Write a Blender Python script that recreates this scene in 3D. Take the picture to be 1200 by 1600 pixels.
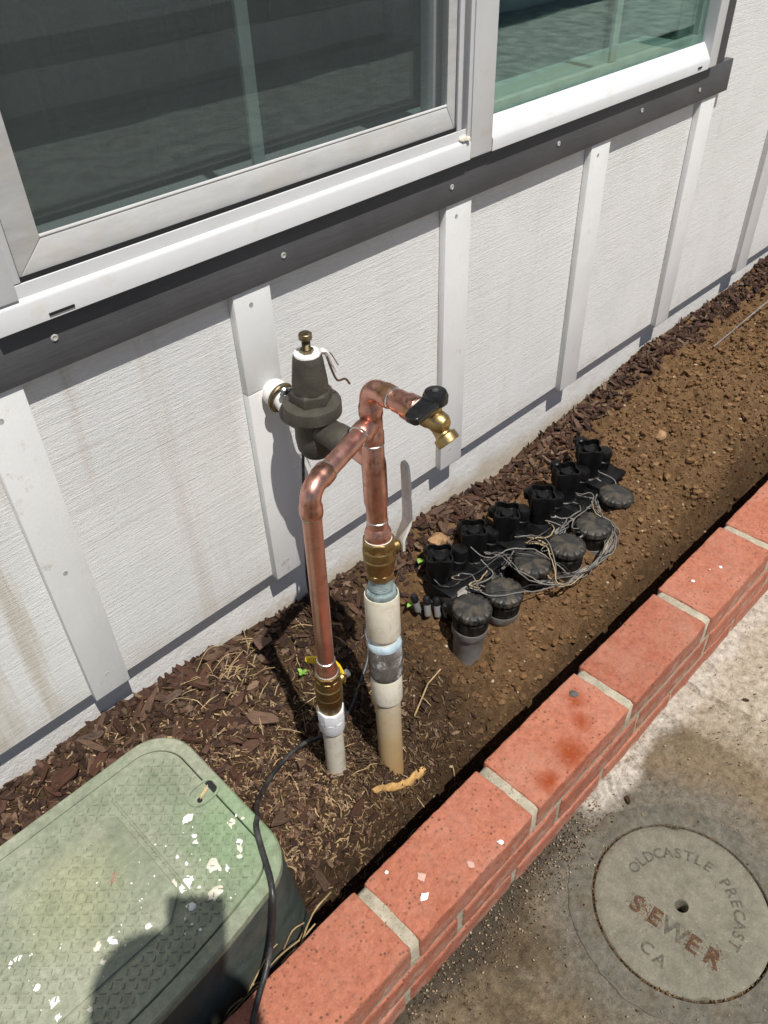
import bpy, bmesh, math, random
import numpy as np
from mathutils import Vector, Matrix, noise as mnoise

rad = math.radians
for o in list(bpy.data.objects):
    bpy.data.objects.remove(o, do_unlink=True)
scene = bpy.context.scene
COL = scene.collection

# ------------------------------------------------------------------ camera
cam_d = bpy.data.cameras.new('camera')
cam_d.sensor_fit = 'VERTICAL'
cam_d.sensor_height = 36.0
cam_d.sensor_width = 27.0
cam_d.lens = 28.5525
cam_d.clip_start = 0.02
cam_d.clip_end = 300
cam = bpy.data.objects.new('camera', cam_d)
COL.objects.link(cam)
cam.matrix_world = Matrix(((0.70540737, 0.47539381, -0.52573869, 0.0),
                           (-0.70824309, 0.44329078, -0.54944064, -0.856),
                           (-0.02814557, 0.75993027, 0.64939496, 1.2875),
                           (0, 0, 0, 1)))
scene.camera = cam

# ------------------------------------------------------------------ sky, sun, exposure
SUN_DIR = Vector((0.20, 1.0, -2.12)).normalized()          # the way the light travels
SUN_EL = math.asin(-SUN_DIR.z)
world = bpy.data.worlds.new('World')
scene.world = world
world.use_nodes = True
wn = world.node_tree.nodes
wl = world.node_tree.links
wn.clear()
sky = wn.new('ShaderNodeTexSky')
sky.sky_type = 'NISHITA'
sky.sun_disc = False
sky.sun_elevation = SUN_EL
sky.sun_rotation = math.atan2(-SUN_DIR.x, -SUN_DIR.y)
sky.air_density = 1.0
sky.dust_density = 1.0
bg = wn.new('ShaderNodeBackground')
bg.inputs['Strength'].default_value = 0.060
wo = wn.new('ShaderNodeOutputWorld')
wl.new(sky.outputs[0], bg.inputs[0])
wl.new(bg.outputs[0], wo.inputs[0])
sun_d = bpy.data.lights.new('sun', 'SUN')
sun_d.energy = 4.75
sun_d.angle = rad(0.55)
sun_d.color = (1.0, 0.96, 0.895)
sun = bpy.data.objects.new('sun', sun_d)
COL.objects.link(sun)
sun.rotation_euler = SUN_DIR.to_track_quat('-Z', 'Y').to_euler()
sun.location = (0, -3, 5)
scene.view_settings.view_transform = 'Standard'
scene.view_settings.look = 'None'
scene.view_settings.exposure = 0.0
scene.view_settings.gamma = 1.0
scene.render.film_transparent = False
scene.cycles.max_bounces = 8
scene.cycles.transparent_max_bounces = 12


# ------------------------------------------------------------------ material helper
class NT:
    def __init__(self, name):
        self.m = bpy.data.materials.new(name)
        self.m.use_nodes = True
        self.t = self.m.node_tree
        self.t.nodes.clear()
        self.out = self.t.nodes.new('ShaderNodeOutputMaterial')
        self.b = self.t.nodes.new('ShaderNodeBsdfPrincipled')
        self.t.links.new(self.b.outputs[0], self.out.inputs[0])
        self.tc = self.t.nodes.new('ShaderNodeTexCoord')

    def n(self, typ, **kw):
        x = self.t.nodes.new(typ)
        for k, v in kw.items():
            setattr(x, k, v)
        return x

    def put(self, sock, v):
        if isinstance(v, bpy.types.NodeSocket):
            self.t.links.new(v, sock)
        elif isinstance(v, (tuple, list)) and len(v) == 3 and sock.type == 'RGBA':
            sock.default_value = (*v, 1)
        else:
            sock.default_value = v

    @property
    def obj(self):
        return self.tc.outputs['Object']

    def geo(self):
        g = self.n('ShaderNodeNewGeometry')
        return g.outputs['Position']

    def mapping(self, vec=None, scale=(1, 1, 1), loc=(0, 0, 0), rot=(0, 0, 0)):
        x = self.n('ShaderNodeMapping')
        self.put(x.inputs['Vector'], vec or self.obj)
        x.inputs['Scale'].default_value = scale
        x.inputs['Location'].default_value = loc
        x.inputs['Rotation'].default_value = rot
        return x.outputs[0]

    def noise(self, scale, detail=4.0, rough=0.55, vec=None, dist=0.0, color=False):
        x = self.n('ShaderNodeTexNoise')
        self.put(x.inputs['Vector'], vec or self.obj)
        x.inputs['Scale'].default_value = scale
        x.inputs['Detail'].default_value = detail
        x.inputs['Roughness'].default_value = rough
        x.inputs['Distortion'].default_value = dist
        return x.outputs['Color' if color else 'Fac']

    def voro(self, scale, vec=None, feature='F1', out='Distance', rnd=1.0):
        x = self.n('ShaderNodeTexVoronoi', feature=feature)
        self.put(x.inputs['Vector'], vec or self.obj)
        x.inputs['Scale'].default_value = scale
        x.inputs['Randomness'].default_value = rnd
        return x.outputs[out]

    def ramp(self, fac, stops, mode='LINEAR'):
        x = self.n('ShaderNodeValToRGB')
        x.color_ramp.interpolation = mode
        e = x.color_ramp.elements
        while len(e) < len(stops):
            e.new(0.5)
        for i, (p, c) in enumerate(stops):
            e[i].position = p
            e[i].color = (c, c, c, 1) if isinstance(c, (int, float)) else (*c, 1)
        self.put(x.inputs[0], fac)
        return x.outputs[0]

    def mix(self, f, a, b, mode='MIX'):
        x = self.n('ShaderNodeMix', data_type='RGBA', blend_type=mode)
        self.put(x.inputs[0], f)
        self.put(x.inputs[6], a)
        self.put(x.inputs[7], b)
        return x.outputs[2]

    def math(self, op, a, b=0.0, c=None, clamp=False):
        x = self.n('ShaderNodeMath', operation=op)
        x.use_clamp = clamp
        self.put(x.inputs[0], a)
        self.put(x.inputs[1], b)
        if c is not None:
            self.put(x.inputs[2], c)
        return x.outputs[0]

    def sep(self, vec=None):
        x = self.n('ShaderNodeSeparateXYZ')
        self.put(x.inputs[0], vec or self.obj)
        return x.outputs

    def dist(self, p, vec=None):
        x = self.n('ShaderNodeVectorMath', operation='DISTANCE')
        self.put(x.inputs[0], vec or self.obj)
        x.inputs[1].default_value = p
        return x.outputs['Value']

    def warp(self, amt, scale, vec=None):
        c = self.noise(scale, 3, 0.6, vec, color=True)
        s = self.n('ShaderNodeVectorMath', operation='SUBTRACT')
        self.put(s.inputs[0], c)
        s.inputs[1].default_value = (0.5, 0.5, 0.5)
        k = self.n('ShaderNodeVectorMath', operation='SCALE')
        self.put(k.inputs[0], s.outputs[0])
        k.inputs['Scale'].default_value = amt
        a = self.n('ShaderNodeVectorMath', operation='ADD')
        self.put(a.inputs[0], vec or self.obj)
        self.put(a.inputs[1], k.outputs[0])
        return a.outputs[0]

    def rnd(self):
        return self.n('ShaderNodeObjectInfo').outputs['Random']

    def attr(self, name):
        return self.n('ShaderNodeAttribute', attribute_name=name).outputs['Color']

    def bump(self, h, dist=0.001, strength=1.0, prev=None):
        x = self.n('ShaderNodeBump')
        x.inputs['Strength'].default_value = strength
        x.inputs['Distance'].default_value = dist
        self.put(x.inputs['Height'], h)
        if prev:
            self.put(x.inputs['Normal'], prev)
        return x.outputs[0]

    def set(self, **kw):
        names = dict(color='Base Color', rough='Roughness', metal='Metallic', normal='Normal', spec='Specular IOR Level',
                     coat='Coat Weight', ior='IOR', alpha='Alpha', trans='Transmission Weight')
        for k, v in kw.items():
            self.put(self.b.inputs[names[k]], v)
        return self.m


def mul(t, col, f):
    return t.mix(1.0, col, f, 'MULTIPLY')


M = {}


def simple(name, col, rough=0.6, metal=0.0, nscale=60.0, var=0.25, bump=0.0004, bscale=200.0, dirt=None, dirt_amt=0.4, spec=0.5):
    t = NT(name)
    n1 = t.noise(nscale, 5, 0.6)
    lo = tuple(c * (1 - var) for c in col)
    hi = tuple(min(1, c * (1 + var)) for c in col)
    c = t.ramp(n1, [(0.3, lo), (0.7, hi)])
    if dirt:
        d = t.ramp(t.noise(nscale * 0.45, 6, 0.7), [(0.48, 0.0), (0.62, dirt_amt)])
        c = t.mix(d, c, dirt)
    r = t.ramp(n1, [(0.3, max(0.05, rough - 0.1)), (0.7, min(1, rough + 0.1))])
    t.set(color=c, rough=r, metal=metal, spec=spec)
    if bump:
        t.set(normal=t.bump(t.noise(bscale, 4, 0.6), bump))
    M[name] = t.m
    return t.m


def build_materials():
    # --- rough sawn white siding
    t = NT('siding_paint')
    stretched = t.mapping(scale=(5.0, 40, 230))
    saw = t.noise(1.0, 6, 0.72, stretched)
    saw2 = t.noise(1.0, 4, 0.7, t.mapping(scale=(60, 300, 560)))
    fine = t.noise(380, 4, 0.7)
    col = t.ramp(t.noise(5, 5, 0.6), [(0.3, (0.735, 0.74, 0.725)), (0.7, (0.815, 0.815, 0.805))])
    streak = t.noise(1.0, 5, 0.65, t.mapping(scale=(19, 1, 1.2), loc=(0.4, 0, 0)))
    px, py, pz = t.sep()
    left = t.ramp(px, [(0.10, 1.0), (0.62, 0.18)])
    sm = t.math('MULTIPLY', t.ramp(streak, [(0.53, 0.0), (0.66, 0.62)]), left)
    col = t.mix(sm, col, (0.50, 0.42, 0.32))
    col = mul(t, col, t.ramp(saw, [(0.28, (0.82, 0.81, 0.79)), (0.44, (1.0, 1.0, 1.0)), (0.75, (1.06, 1.06, 1.06))]))
    col = mul(t, col, t.ramp(saw2, [(0.28, (0.86, 0.855, 0.84)), (0.5, (1.0, 1.0, 1.0)), (0.75, (1.03, 1.03, 1.03))]))
    chips = t.ramp(t.noise(1.0, 4, 0.8, t.mapping(scale=(16, 200, 300))), [(0.30, 0.6), (0.37, 0.0)])
    col = t.mix(chips, col, (0.42, 0.39, 0.34))
    low = t.math('MULTIPLY', t.ramp(pz, [(0.30, 0.45), (0.37, 0.0)]), t.ramp(t.noise(9, 5, 0.7), [(0.35, 0.0), (0.65, 1.0)]))
    col = t.mix(low, col, (0.48, 0.42, 0.34))
    n = t.bump(saw, 0.0015, 0.8)
    n = t.bump(saw2, 0.0012, 0.85, n)
    n = t.bump(fine, 0.0008, 0.8, n)
    M['siding'] = t.set(color=col, rough=0.72, normal=n, spec=0.3)

    t = NT('batten_paint')
    g = t.noise(1.0, 4, 0.6, t.mapping(scale=(60, 60, 7)))
    col = t.ramp(t.noise(8, 6, 0.65), [(0.3, (0.705, 0.708, 0.697)), (0.7, (0.78, 0.782, 0.772))])
    rub = t.ramp(t.noise(26, 6, 0.75), [(0.63, 0.0), (0.70, 0.55)])
    col = t.mix(rub, col, (0.44, 0.36, 0.26))
    n = t.bump(g, 0.0014, 0.7)
    n = t.bump(t.noise(260, 4, 0.6), 0.0004, 0.6, n)
    M['batten'] = t.set(color=col, rough=0.62, normal=n, spec=0.35)

    t = NT('foundation_paint')
    col = t.ramp(t.noise(14, 6, 0.65), [(0.3, (0.69, 0.675, 0.64)), (0.65, (0.79, 0.78, 0.76))])
    px, py, pz = t.sep()
    low = t.math('ADD', t.math('MULTIPLY', t.noise(18, 5, 0.7), 0.09), pz)
    col = t.mix(t.ramp(low, [(0.215, 0.6), (0.26, 0.0)]), col, (0.46, 0.36, 0.22))
    n = t.bump(t.noise(60, 6, 0.72), 0.0030, 0.8)
    n = t.bump(t.noise(260, 3, 0.7), 0.0010, 0.8, n)
    M['foundation'] = t.set(color=col, rough=0.8, normal=n, spec=0.25)

    t = NT('charcoal_paint')
    g = t.noise(1.0, 5, 0.65, t.mapping(scale=(9, 90, 110)))
    col = t.ramp(t.noise(10, 6, 0.65), [(0.3, (0.060, 0.061, 0.066)), (0.7, (0.086, 0.087, 0.093))])
    sp = t.ramp(t.noise(7, 4, 0.6, t.mapping(loc=(3, 1, 2))), [(0.66, 0.0), (0.75, 0.55)])
    col = t.mix(sp, col, (0.045, 0.036, 0.03))
    dust = t.ramp(t.noise(150, 4, 0.7), [(0.62, 0.0), (0.78, 0.4)])
    col = t.mix(dust, col, (0.14, 0.13, 0.125))
    M['charcoal'] = t.set(color=col, rough=0.58, normal=t.bump(g, 0.0012, 0.7), spec=0.45)

    t = NT('white_vinyl')
    col = t.ramp(t.noise(9, 5, 0.6), [(0.3, (0.65, 0.66, 0.67)), (0.7, (0.71, 0.72, 0.73))])
    dirt = t.ramp(t.noise(1.0, 6, 0.7, t.mapping(scale=(22, 40, 30))), [(0.58, 0.0), (0.72, 0.35)])
    col = t.mix(dirt, col, (0.56, 0.48, 0.36))
    M['vinyl'] = t.set(color=col, rough=0.38, normal=t.bump(t.noise(120, 3), 0.0002), spec=0.5)

    t = NT('chalky_aluminium')
    g = t.noise(1.0, 6, 0.7, t.mapping(scale=(14, 60, 60), rot=(0, rad(25), 0)))
    col = t.ramp(g, [(0.3, (0.46, 0.465, 0.465)), (0.7, (0.60, 0.60, 0.595))])
    col = t.mix(t.ramp(t.noise(13, 6, 0.7), [(0.5, 0.0), (0.7, 0.5)]), col, (0.52, 0.47, 0.38))
    M['alu'] = t.set(color=col, rough=0.6, metal=0.0, normal=t.bump(g, 0.0003))

    simple('grille_bar', (0.42, 0.50, 0.47), 0.45, var=0.06)
    simple('spacer_bar', (0.37, 0.43, 0.385), 0.4, var=0.15, nscale=30)
    simple('dark_gap', (0.012, 0.012, 0.013), 0.9, bump=0)
    simple('nail_head', (0.40, 0.39, 0.37), 0.6, var=0.3)

    def glass(name, tint):
        t = NT(name)
        t.t.nodes.remove(t.b)
        tr = t.n('ShaderNodeBsdfTransparent')
        tr.inputs[0].default_value = (*tint, 1)
        gl = t.n('ShaderNodeBsdfGlossy')
        gl.inputs['Color'].default_value = (0.86, 1.0, 0.96, 1)
        gl.inputs['Roughness'].default_value = 0.015
        lw = t.n('ShaderNodeLayerWeight')
        lw.inputs['Blend'].default_value = 0.5
        fres = t.math('MULTIPLY_ADD', t.math('POWER', lw.outputs['Facing'], 5.0), 0.90, 0.088)
        t.put(gl.inputs['Normal'], t.bump(t.noise(3.0, 2), 0.002, 0.3))
        mx = t.n('ShaderNodeMixShader')
        t.t.links.new(fres, mx.inputs[0])
        t.t.links.new(tr.outputs[0], mx.inputs[1])
        t.t.links.new(gl.outputs[0], mx.inputs[2])
        t.t.links.new(mx.outputs[0], t.out.inputs[0])
        M[name] = t.m
    glass('glass_left', (0.86, 0.90, 0.90))
    glass('glass_right', (0.86, 0.93, 0.91))

    # insect screen: fine woven mesh, dusty
    t = NT('screen_mesh')
    tr = t.n('ShaderNodeBsdfTransparent')
    df = t.n('ShaderNodeBsdfDiffuse')
    vx = t.noise(1.0, 3, 0.7, t.mapping(scale=(420, 1, 3)))
    vz = t.noise(1.0, 3, 0.7, t.mapping(scale=(3, 1, 420)))
    dirt = t.noise(6, 5, 0.7)
    w = t.math('ADD', t.math('MULTIPLY', vx, 0.34), t.math('MULTIPLY', vz, 0.30))
    fac = t.math('ADD', w, t.math('MULTIPLY', dirt, 0.30), clamp=True)
    fac = t.ramp(fac, [(0.32, 0.26), (0.62, 0.50)])
    df.inputs[0].default_value = (0.105, 0.122, 0.120, 1)
    t.t.nodes.remove(t.b)
    mx = t.n('ShaderNodeMixShader')
    t.t.links.new(fac, mx.inputs[0])
    t.t.links.new(tr.outputs[0], mx.inputs[1])
    t.t.links.new(df.outputs[0], mx.inputs[2])
    t.t.links.new(mx.outputs[0], t.out.inputs[0])
    M['screen'] = t.m

    # interior
    simple('room_wall', (0.42, 0.45, 0.44), 0.8, var=0.04, nscale=3)
    simple('room_trim', (0.10, 0.085, 0.07), 0.7, var=0.2)
    t = NT('carpet')
    c = t.ramp(t.noise(130, 5, 0.75), [(0.3, (0.10, 0.11, 0.10)), (0.7, (0.34, 0.35, 0.32))])
    M['carpet'] = t.set(color=c, rough=0.95, normal=t.bump(t.noise(200, 3), 0.004))

    # --- brick and mortar
    def brick_mat(name, stained):
        t = NT(name)
        r = t.rnd()
        base = t.ramp(t.noise(22, 6, 0.66), [(0.25, (0.32, 0.105, 0.062)), (0.5, (0.42, 0.152, 0.093)), (0.78, (0.50, 0.205, 0.136))])
        base = t.mix(0.5, base, t.ramp(r, [(0.0, (0.30, 0.092, 0.056)), (0.35, (0.47, 0.175, 0.106)), (0.7, (0.39, 0.125, 0.075)), (1.0, (0.45, 0.185, 0.135))]))
        base = mul(t, base, t.ramp(t.noise(120, 6, 0.8), [(0.30, (0.70, 0.66, 0.64)), (0.5, (1.0, 1.0, 1.0)), (0.72, (1.28, 1.30, 1.32))]))
        pits = t.ramp(t.voro(120), [(0.13, 1.0), (0.30, 0.0)])
        pits = t.math('MULTIPLY', pits, t.ramp(t.noise(26, 4, 0.7), [(0.38, 0.0), (0.56, 0.95)]))
        base = t.mix(pits, base, (0.13, 0.062, 0.042))
        lite = t.ramp(t.noise(210, 4, 0.75), [(0.60, 0.0), (0.74, 0.5)])
        base = t.mix(lite, base, (0.62, 0.37, 0.28))
        ov = t.n('ShaderNodeVectorMath', operation='ADD')
        t.put(ov.inputs[0], t.obj)
        cmb = t.n('ShaderNodeCombineXYZ')
        t.put(cmb.inputs[0], t.math('MULTIPLY', r, 7.0))
        t.put(cmb.inputs[1], t.math('MULTIPLY', r, 13.0))
        t.put(ov.inputs[1], cmb.outputs[0])
        rv = ov.outputs[0]
        pale = t.ramp(t.noise(9, 6, 0.75, rv), [(0.46, 0.0), (0.72, 0.42)])
        base = t.mix(pale, base, (0.49, 0.29, 0.22))
        damp = t.ramp(t.noise(13, 6, 0.75, rv, dist=0.5), [(0.56, 0.0), (0.70, 0.5)])
        base = t.mix(damp, base, (0.30, 0.085, 0.045))
        bx_, by_, bz_ = t.sep()
        wash = t.math('MULTIPLY', t.ramp(bz_, [(-0.030, 0.75), (0.004, 0.0)]), t.ramp(t.noise(30, 6, 0.78, rv), [(0.46, 0.0), (0.62, 0.8)]))
        wash = t.math('MULTIPLY', wash, 0.9)
        base = t.mix(wash, base, (0.50, 0.40, 0.32))
        rough = 0.86
        if stained:
            m = None
            for (x, y, r0, r1) in ((-0.012, -0.034, 0.010, 0.036), (-0.078, -0.037, 0.006, 0.024), (0.045, -0.012, 0.002, 0.022), (0.075, 0.020, 0.002, 0.026)):
                d = t.ramp(t.dist((x, y, 0.028), t.warp(0.022, 45)), [(r0, 1.0), (r1, 0.0)])
                m = d if m is None else t.math('MAXIMUM', m, d)
            m = t.math('MULTIPLY', m, t.ramp(t.noise(70, 6, 0.75), [(0.30, 0.0), (0.46, 1.0)]))
            base = t.mix(m, base, (0.30, 0.060, 0.018))
        n = t.bump(t.noise(120, 6, 0.76), 0.0032, 0.9)
        n = t.bump(pits, 0.0025, -0.7, n)
        M[name] = t.set(color=base, rough=rough, normal=n, spec=0.25)
    brick_mat('brick', False)
    brick_mat('stained_brick', True)
    t = NT('mortar')
    c = t.ramp(t.noise(45, 6, 0.7), [(0.3, (0.30, 0.27, 0.20)), (0.7, (0.56, 0.50, 0.39))])
    c = t.mix(t.ramp(t.noise(240, 3, 0.7), [(0.6, 0.0), (0.68, 0.8)]), c, (0.09, 0.075, 0.05))
    n = t.bump(t.noise(150, 6, 0.75), 0.003, 0.9)
    M['mortar'] = t.set(color=c, rough=0.92, normal=n, spec=0.2)
    simple('white_paint', (0.80, 0.79, 0.76), 0.5, var=0.06, bump=0.0003)
    simple('cream_paint', (0.68, 0.64, 0.53), 0.5, var=0.08, bump=0.0003)
    simple('faint_paint', (0.58, 0.36, 0.30), 0.8, var=0.15, nscale=200)
    simple('tar_spot', (0.09, 0.085, 0.085), 0.8, var=0.4, nscale=200)

    # --- concrete
    t = NT('concrete')
    wv = t.warp(0.10, 7.0)
    wv2 = t.warp(0.035, 26.0, wv)
    x, y, z = t.sep(wv2)
    clean = t.ramp(t.noise(40, 7, 0.68), [(0.3, (0.36, 0.30, 0.22)), (0.7, (0.58, 0.51, 0.41))])
    grey = t.ramp(t.noise(60, 7, 0.68), [(0.3, (0.17, 0.155, 0.125)), (0.7, (0.28, 0.26, 0.215))])
    dirt = t.ramp(t.noise(11, 8, 0.74, dist=0.6), [(0.3, (0.060, 0.044, 0.026)), (0.5, (0.145, 0.110, 0.066)), (0.72, (0.26, 0.205, 0.135))])
    col = t.mix(t.ramp(t.noise(8, 6, 0.7), [(0.52, 0.0), (0.72, 0.75)]), dirt, grey)
    # clean pale concrete up the walk
    m_clean = t.ramp(x, [(0.99, 0.0), (1.06, 1.0)])
    col = t.mix(m_clean, col, clean)
    # tan sandy patch beyond the cover
    d1 = t.dist((0.92, -0.72, 0), wv2)
    col = t.mix(t.ramp(d1, [(0.09, 0.75), (0.20, 0.0)]), col, (0.25, 0.19, 0.12))
    # grey cement round the cover
    d2 = t.dist((0.70, -0.755, 0), t.warp(0.07, 10.0))
    col = t.mix(t.ramp(d2, [(0.19, 0.8), (0.24, 0.0)]), col, mul(t, grey, (0.8, 0.8, 0.8)))
    # pale mortar dropped along the foot of the bricks
    yb = t.math('ADD', y, 0.556)
    near = t.math('MULTIPLY', t.ramp(t.math('ABSOLUTE', yb), [(0.012, 1.0), (0.040, 0.0)]), t.ramp(t.noise(38, 6, 0.75), [(0.34, 0.15), (0.52, 1.0)]))
    along = t.ramp(x, [(0.70, 0.0), (0.76, 1.0)])
    slop = t.math('MULTIPLY', near, along)
    col = t.mix(slop, col, (0.56, 0.51, 0.44))
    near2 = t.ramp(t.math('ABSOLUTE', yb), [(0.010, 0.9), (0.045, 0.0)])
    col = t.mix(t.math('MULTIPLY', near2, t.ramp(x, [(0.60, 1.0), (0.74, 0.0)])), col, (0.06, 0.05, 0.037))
    mott = t.noise(75, 7, 0.8)
    col = mul(t, col, t.ramp(mott, [(0.32, (0.52, 0.50, 0.48)), (0.5, (1.0, 1.0, 1.0)), (0.70, (1.45, 1.45, 1.45))]))
    stain = t.ramp(t.noise(24, 7, 0.76, dist=0.4), [(0.54, 0.0), (0.66, 0.6)])
    col = t.mix(stain, col, (0.085, 0.066, 0.043))
    speck = t.ramp(t.voro(240), [(0.08, 1.0), (0.18, 0.0)])
    speck = t.math('MULTIPLY', speck, t.ramp(t.noise(16, 4, 0.7), [(0.48, 0.0), (0.62, 0.9)]))
    col = t.mix(speck, col, (0.045, 0.032, 0.02))
    sand = t.ramp(t.noise(380, 3, 0.75), [(0.60, 0.0), (0.74, 0.5)])
    col = t.mix(sand, col, (0.50, 0.43, 0.33))
    n = t.bump(t.noise(90, 7, 0.76), 0.006, 0.9)
    n = t.bump(t.noise(400, 3, 0.6), 0.0016, 0.8, n)
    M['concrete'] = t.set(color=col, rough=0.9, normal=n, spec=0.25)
    t = NT('grey_cement')
    col = t.ramp(t.noise(30, 7, 0.7), [(0.3, (0.115, 0.105, 0.082)), (0.7, (0.20, 0.187, 0.15))])
    col = t.mix(t.ramp(t.noise(14, 6, 0.72), [(0.52, 0.0), (0.68, 0.55)]), col, (0.15, 0.11, 0.07))
    col = mul(t, col, t.ramp(t.noise(90, 7, 0.8), [(0.32, (0.6, 0.6, 0.6)), (0.7, (1.35, 1.35, 1.35))]))
    n = t.bump(t.noise(110, 7, 0.76), 0.005, 0.9)
    M['cement'] = t.set(color=col, rough=0.9, normal=n, spec=0.25)
    t = NT('cover_concrete')
    col = t.ramp(t.noise(26, 7, 0.68), [(0.3, (0.168, 0.156, 0.119)), (0.7, (0.248, 0.231, 0.178))])
    col = t.mix(t.ramp(t.noise(12, 6, 0.7), [(0.55, 0.0), (0.7, 0.4)]), col, (0.20, 0.165, 0.12))
    col = t.mix(t.ramp(t.noise(300, 3, 0.7), [(0.62, 0.0), (0.72, 0.6)]), col, (0.42, 0.39, 0.33))
    col = mul(t, col, t.ramp(t.noise(110, 6, 0.8), [(0.32, (0.75, 0.75, 0.75)), (0.7, (1.2, 1.2, 1.2))]))
    n = t.bump(t.noise(140, 6, 0.76), 0.003, 0.9)
    M['cover'] = t.set(color=col, rough=0.85, normal=n, spec=0.3)
    simple('letter_concrete', (0.098, 0.089, 0.068), 0.9, var=0.6, nscale=160, bump=0.001)
    simple('letter_debris', (0.085, 0.046, 0.030), 0.95, var=0.6, nscale=260, bump=0.002, bscale=400)
    simple('rust_debris', (0.16, 0.085, 0.035), 0.95, var=0.7, nscale=160, bump=0.002)

    # --- soil and mulch
    t = NT('soil')
    dry = t.ramp(t.noise(60, 8, 0.75), [(0.28, (0.088, 0.047, 0.021)), (0.5, (0.188, 0.109, 0.052)), (0.75, (0.29, 0.184, 0.098))])
    wet = t.ramp(t.noise(60, 8, 0.75), [(0.28, (0.026, 0.015, 0.008)), (0.7, (0.088, 0.055, 0.030))])
    wv = t.warp(0.10, 8.0)
    x, y, z = t.sep(wv)
    wet_dark = t.math('MULTIPLY', t.ramp(x, [(0.70, 1.0), (0.86, 0.0)]), t.ramp(t.noise(9, 5, 0.7), [(0.25, 0.55), (0.6, 1.0)]))
    fringe = t.ramp(t.math('ADD', y, 0.5), [(0.10, 1.0), (0.19, 0.0)])  # darker strip of soil along the brick wall
    wet_dark = t.math('MAXIMUM', wet_dark, t.math('MULTIPLY', fringe, 0.9))
    col = t.mix(wet_dark, dry, wet)
    grit = t.ramp(t.noise(300, 3, 0.75), [(0.63, 0.0), (0.73, 0.6)])
    col = t.mix(grit, col, (0.36, 0.27, 0.17))
    n = t.bump(t.noise(110, 7, 0.78), 0.008, 0.9)
    n = t.bump(t.noise(420, 4, 0.7), 0.002, 0.8, n)
    M['soil'] = t.set(color=col, rough=0.95, normal=n, spec=0.2)
    t = NT('soil_crumb')
    col = mul(t, t.ramp(t.noise(150, 4, 0.7), [(0.3, (0.6, 0.6, 0.6)), (0.7, (1.25, 1.2, 1.15))]), t.attr('tint'))
    M['crumb'] = t.set(color=col, rough=0.95, normal=t.bump(t.noise(300, 4, 0.7), 0.002), spec=0.2)
    t = NT('bark_fibre')
    g = t.noise(1.0, 5, 0.7, t.mapping(scale=(60, 320, 320)))
    col = mul(t, t.ramp(g, [(0.3, (0.55, 0.55, 0.55)), (0.7, (1.3, 1.25, 1.2))]), t.attr('tint'))
    M['fibre'] = t.set(color=col, rough=0.85, normal=t.bump(g, 0.0015), spec=0.3)
    t = NT('bark_chip')
    g = t.noise(1.0, 5, 0.7, t.mapping(scale=(70, 380, 380)))
    c = t.ramp(t.rnd(), [(0.0, (0.044, 0.020, 0.012)), (0.3, (0.080, 0.036, 0.021)), (0.6, (0.098, 0.054, 0.035)), (0.85, (0.145, 0.090, 0.060)), (1.0, (0.085, 0.060, 0.048))])
    col = mul(t, c, t.ramp(g, [(0.3, (0.55, 0.55, 0.55)), (0.7, (1.35, 1.3, 1.25))]))
    M['chip'] = t.set(color=col, rough=0.8, normal=t.bump(g, 0.0018), spec=0.35)
    simple('straw', (0.40, 0.29, 0.15), 0.7, var=0.55, nscale=25)
    simple('root_wood', (0.50, 0.30, 0.11), 0.75, var=0.4, nscale=90, bump=0.0012)
    simple('grey_stick', (0.20, 0.185, 0.17), 0.8, var=0.3)
    simple('tan_stone', (0.33, 0.20, 0.10), 0.85, var=0.4, nscale=70, bump=0.002)
    simple('brown_leaf', (0.11, 0.062, 0.04), 0.75, var=0.35)
    t = NT('leaf')
    c = t.ramp(t.noise(60, 4), [(0.3, (0.16, 0.34, 0.045)), (0.7, (0.28, 0.48, 0.09))])
    M['leaf'] = t.set(color=c, rough=0.45)

    # --- plumbing
    t = NT('copper')
    a = t.noise(24, 6, 0.65)
    b = t.noise(1.0, 5, 0.65, t.mapping(scale=(70, 70, 9)))
    col = t.ramp(a, [(0.25, (0.50, 0.25, 0.195)), (0.5, (0.68, 0.375, 0.30)), (0.78, (0.78, 0.47, 0.39))])
    dk = t.ramp(t.noise(17, 6, 0.7, t.mapping(loc=(2.3, 1.1, 0.4))), [(0.58, 0.0), (0.72, 0.7)])
    col = t.mix(dk, col, (0.22, 0.095, 0.06))
    oc = t.ramp(t.noise(13, 4, 0.6, t.mapping(loc=(5.3, 7.7, 0.9))), [(0.64, 0.0), (0.74, 0.7)])
    col = t.mix(oc, col, (0.36, 0.20, 0.07))
    rough = t.ramp(b, [(0.3, 0.28), (0.7, 0.52)])
    M['copper'] = t.set(color=col, rough=rough, metal=1.0, normal=t.bump(t.noise(90, 4), 0.0003))
    t = NT('copper_fitting')
    col = t.ramp(t.noise(34, 6, 0.68), [(0.25, (0.38, 0.17, 0.125)), (0.5, (0.64, 0.335, 0.262)), (0.8, (0.78, 0.47, 0.39))])
    dk = t.ramp(t.noise(30, 5, 0.65, t.mapping(loc=(1.3, 4.1, 2.4))), [(0.55, 0.0), (0.70, 0.8)])
    col = t.mix(dk, col, (0.16, 0.070, 0.040))
    oc = t.ramp(t.noise(22, 4, 0.6, t.mapping(loc=(8.3, 2.7, 0.9))), [(0.60, 0.0), (0.70, 0.7)])
    col = t.mix(oc, col, (0.33, 0.19, 0.06))
    M['copper_fit'] = t.set(color=col, rough=t.ramp(t.noise(40, 4), [(0.3, 0.26), (0.7, 0.5)]), metal=1.0, normal=t.bump(t.noise(80, 4), 0.0004))
    simple('solder', (0.62, 0.60, 0.57), 0.34, metal=1.0, nscale=150, bump=0.0006)
    t = NT('brass_dull')
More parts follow.
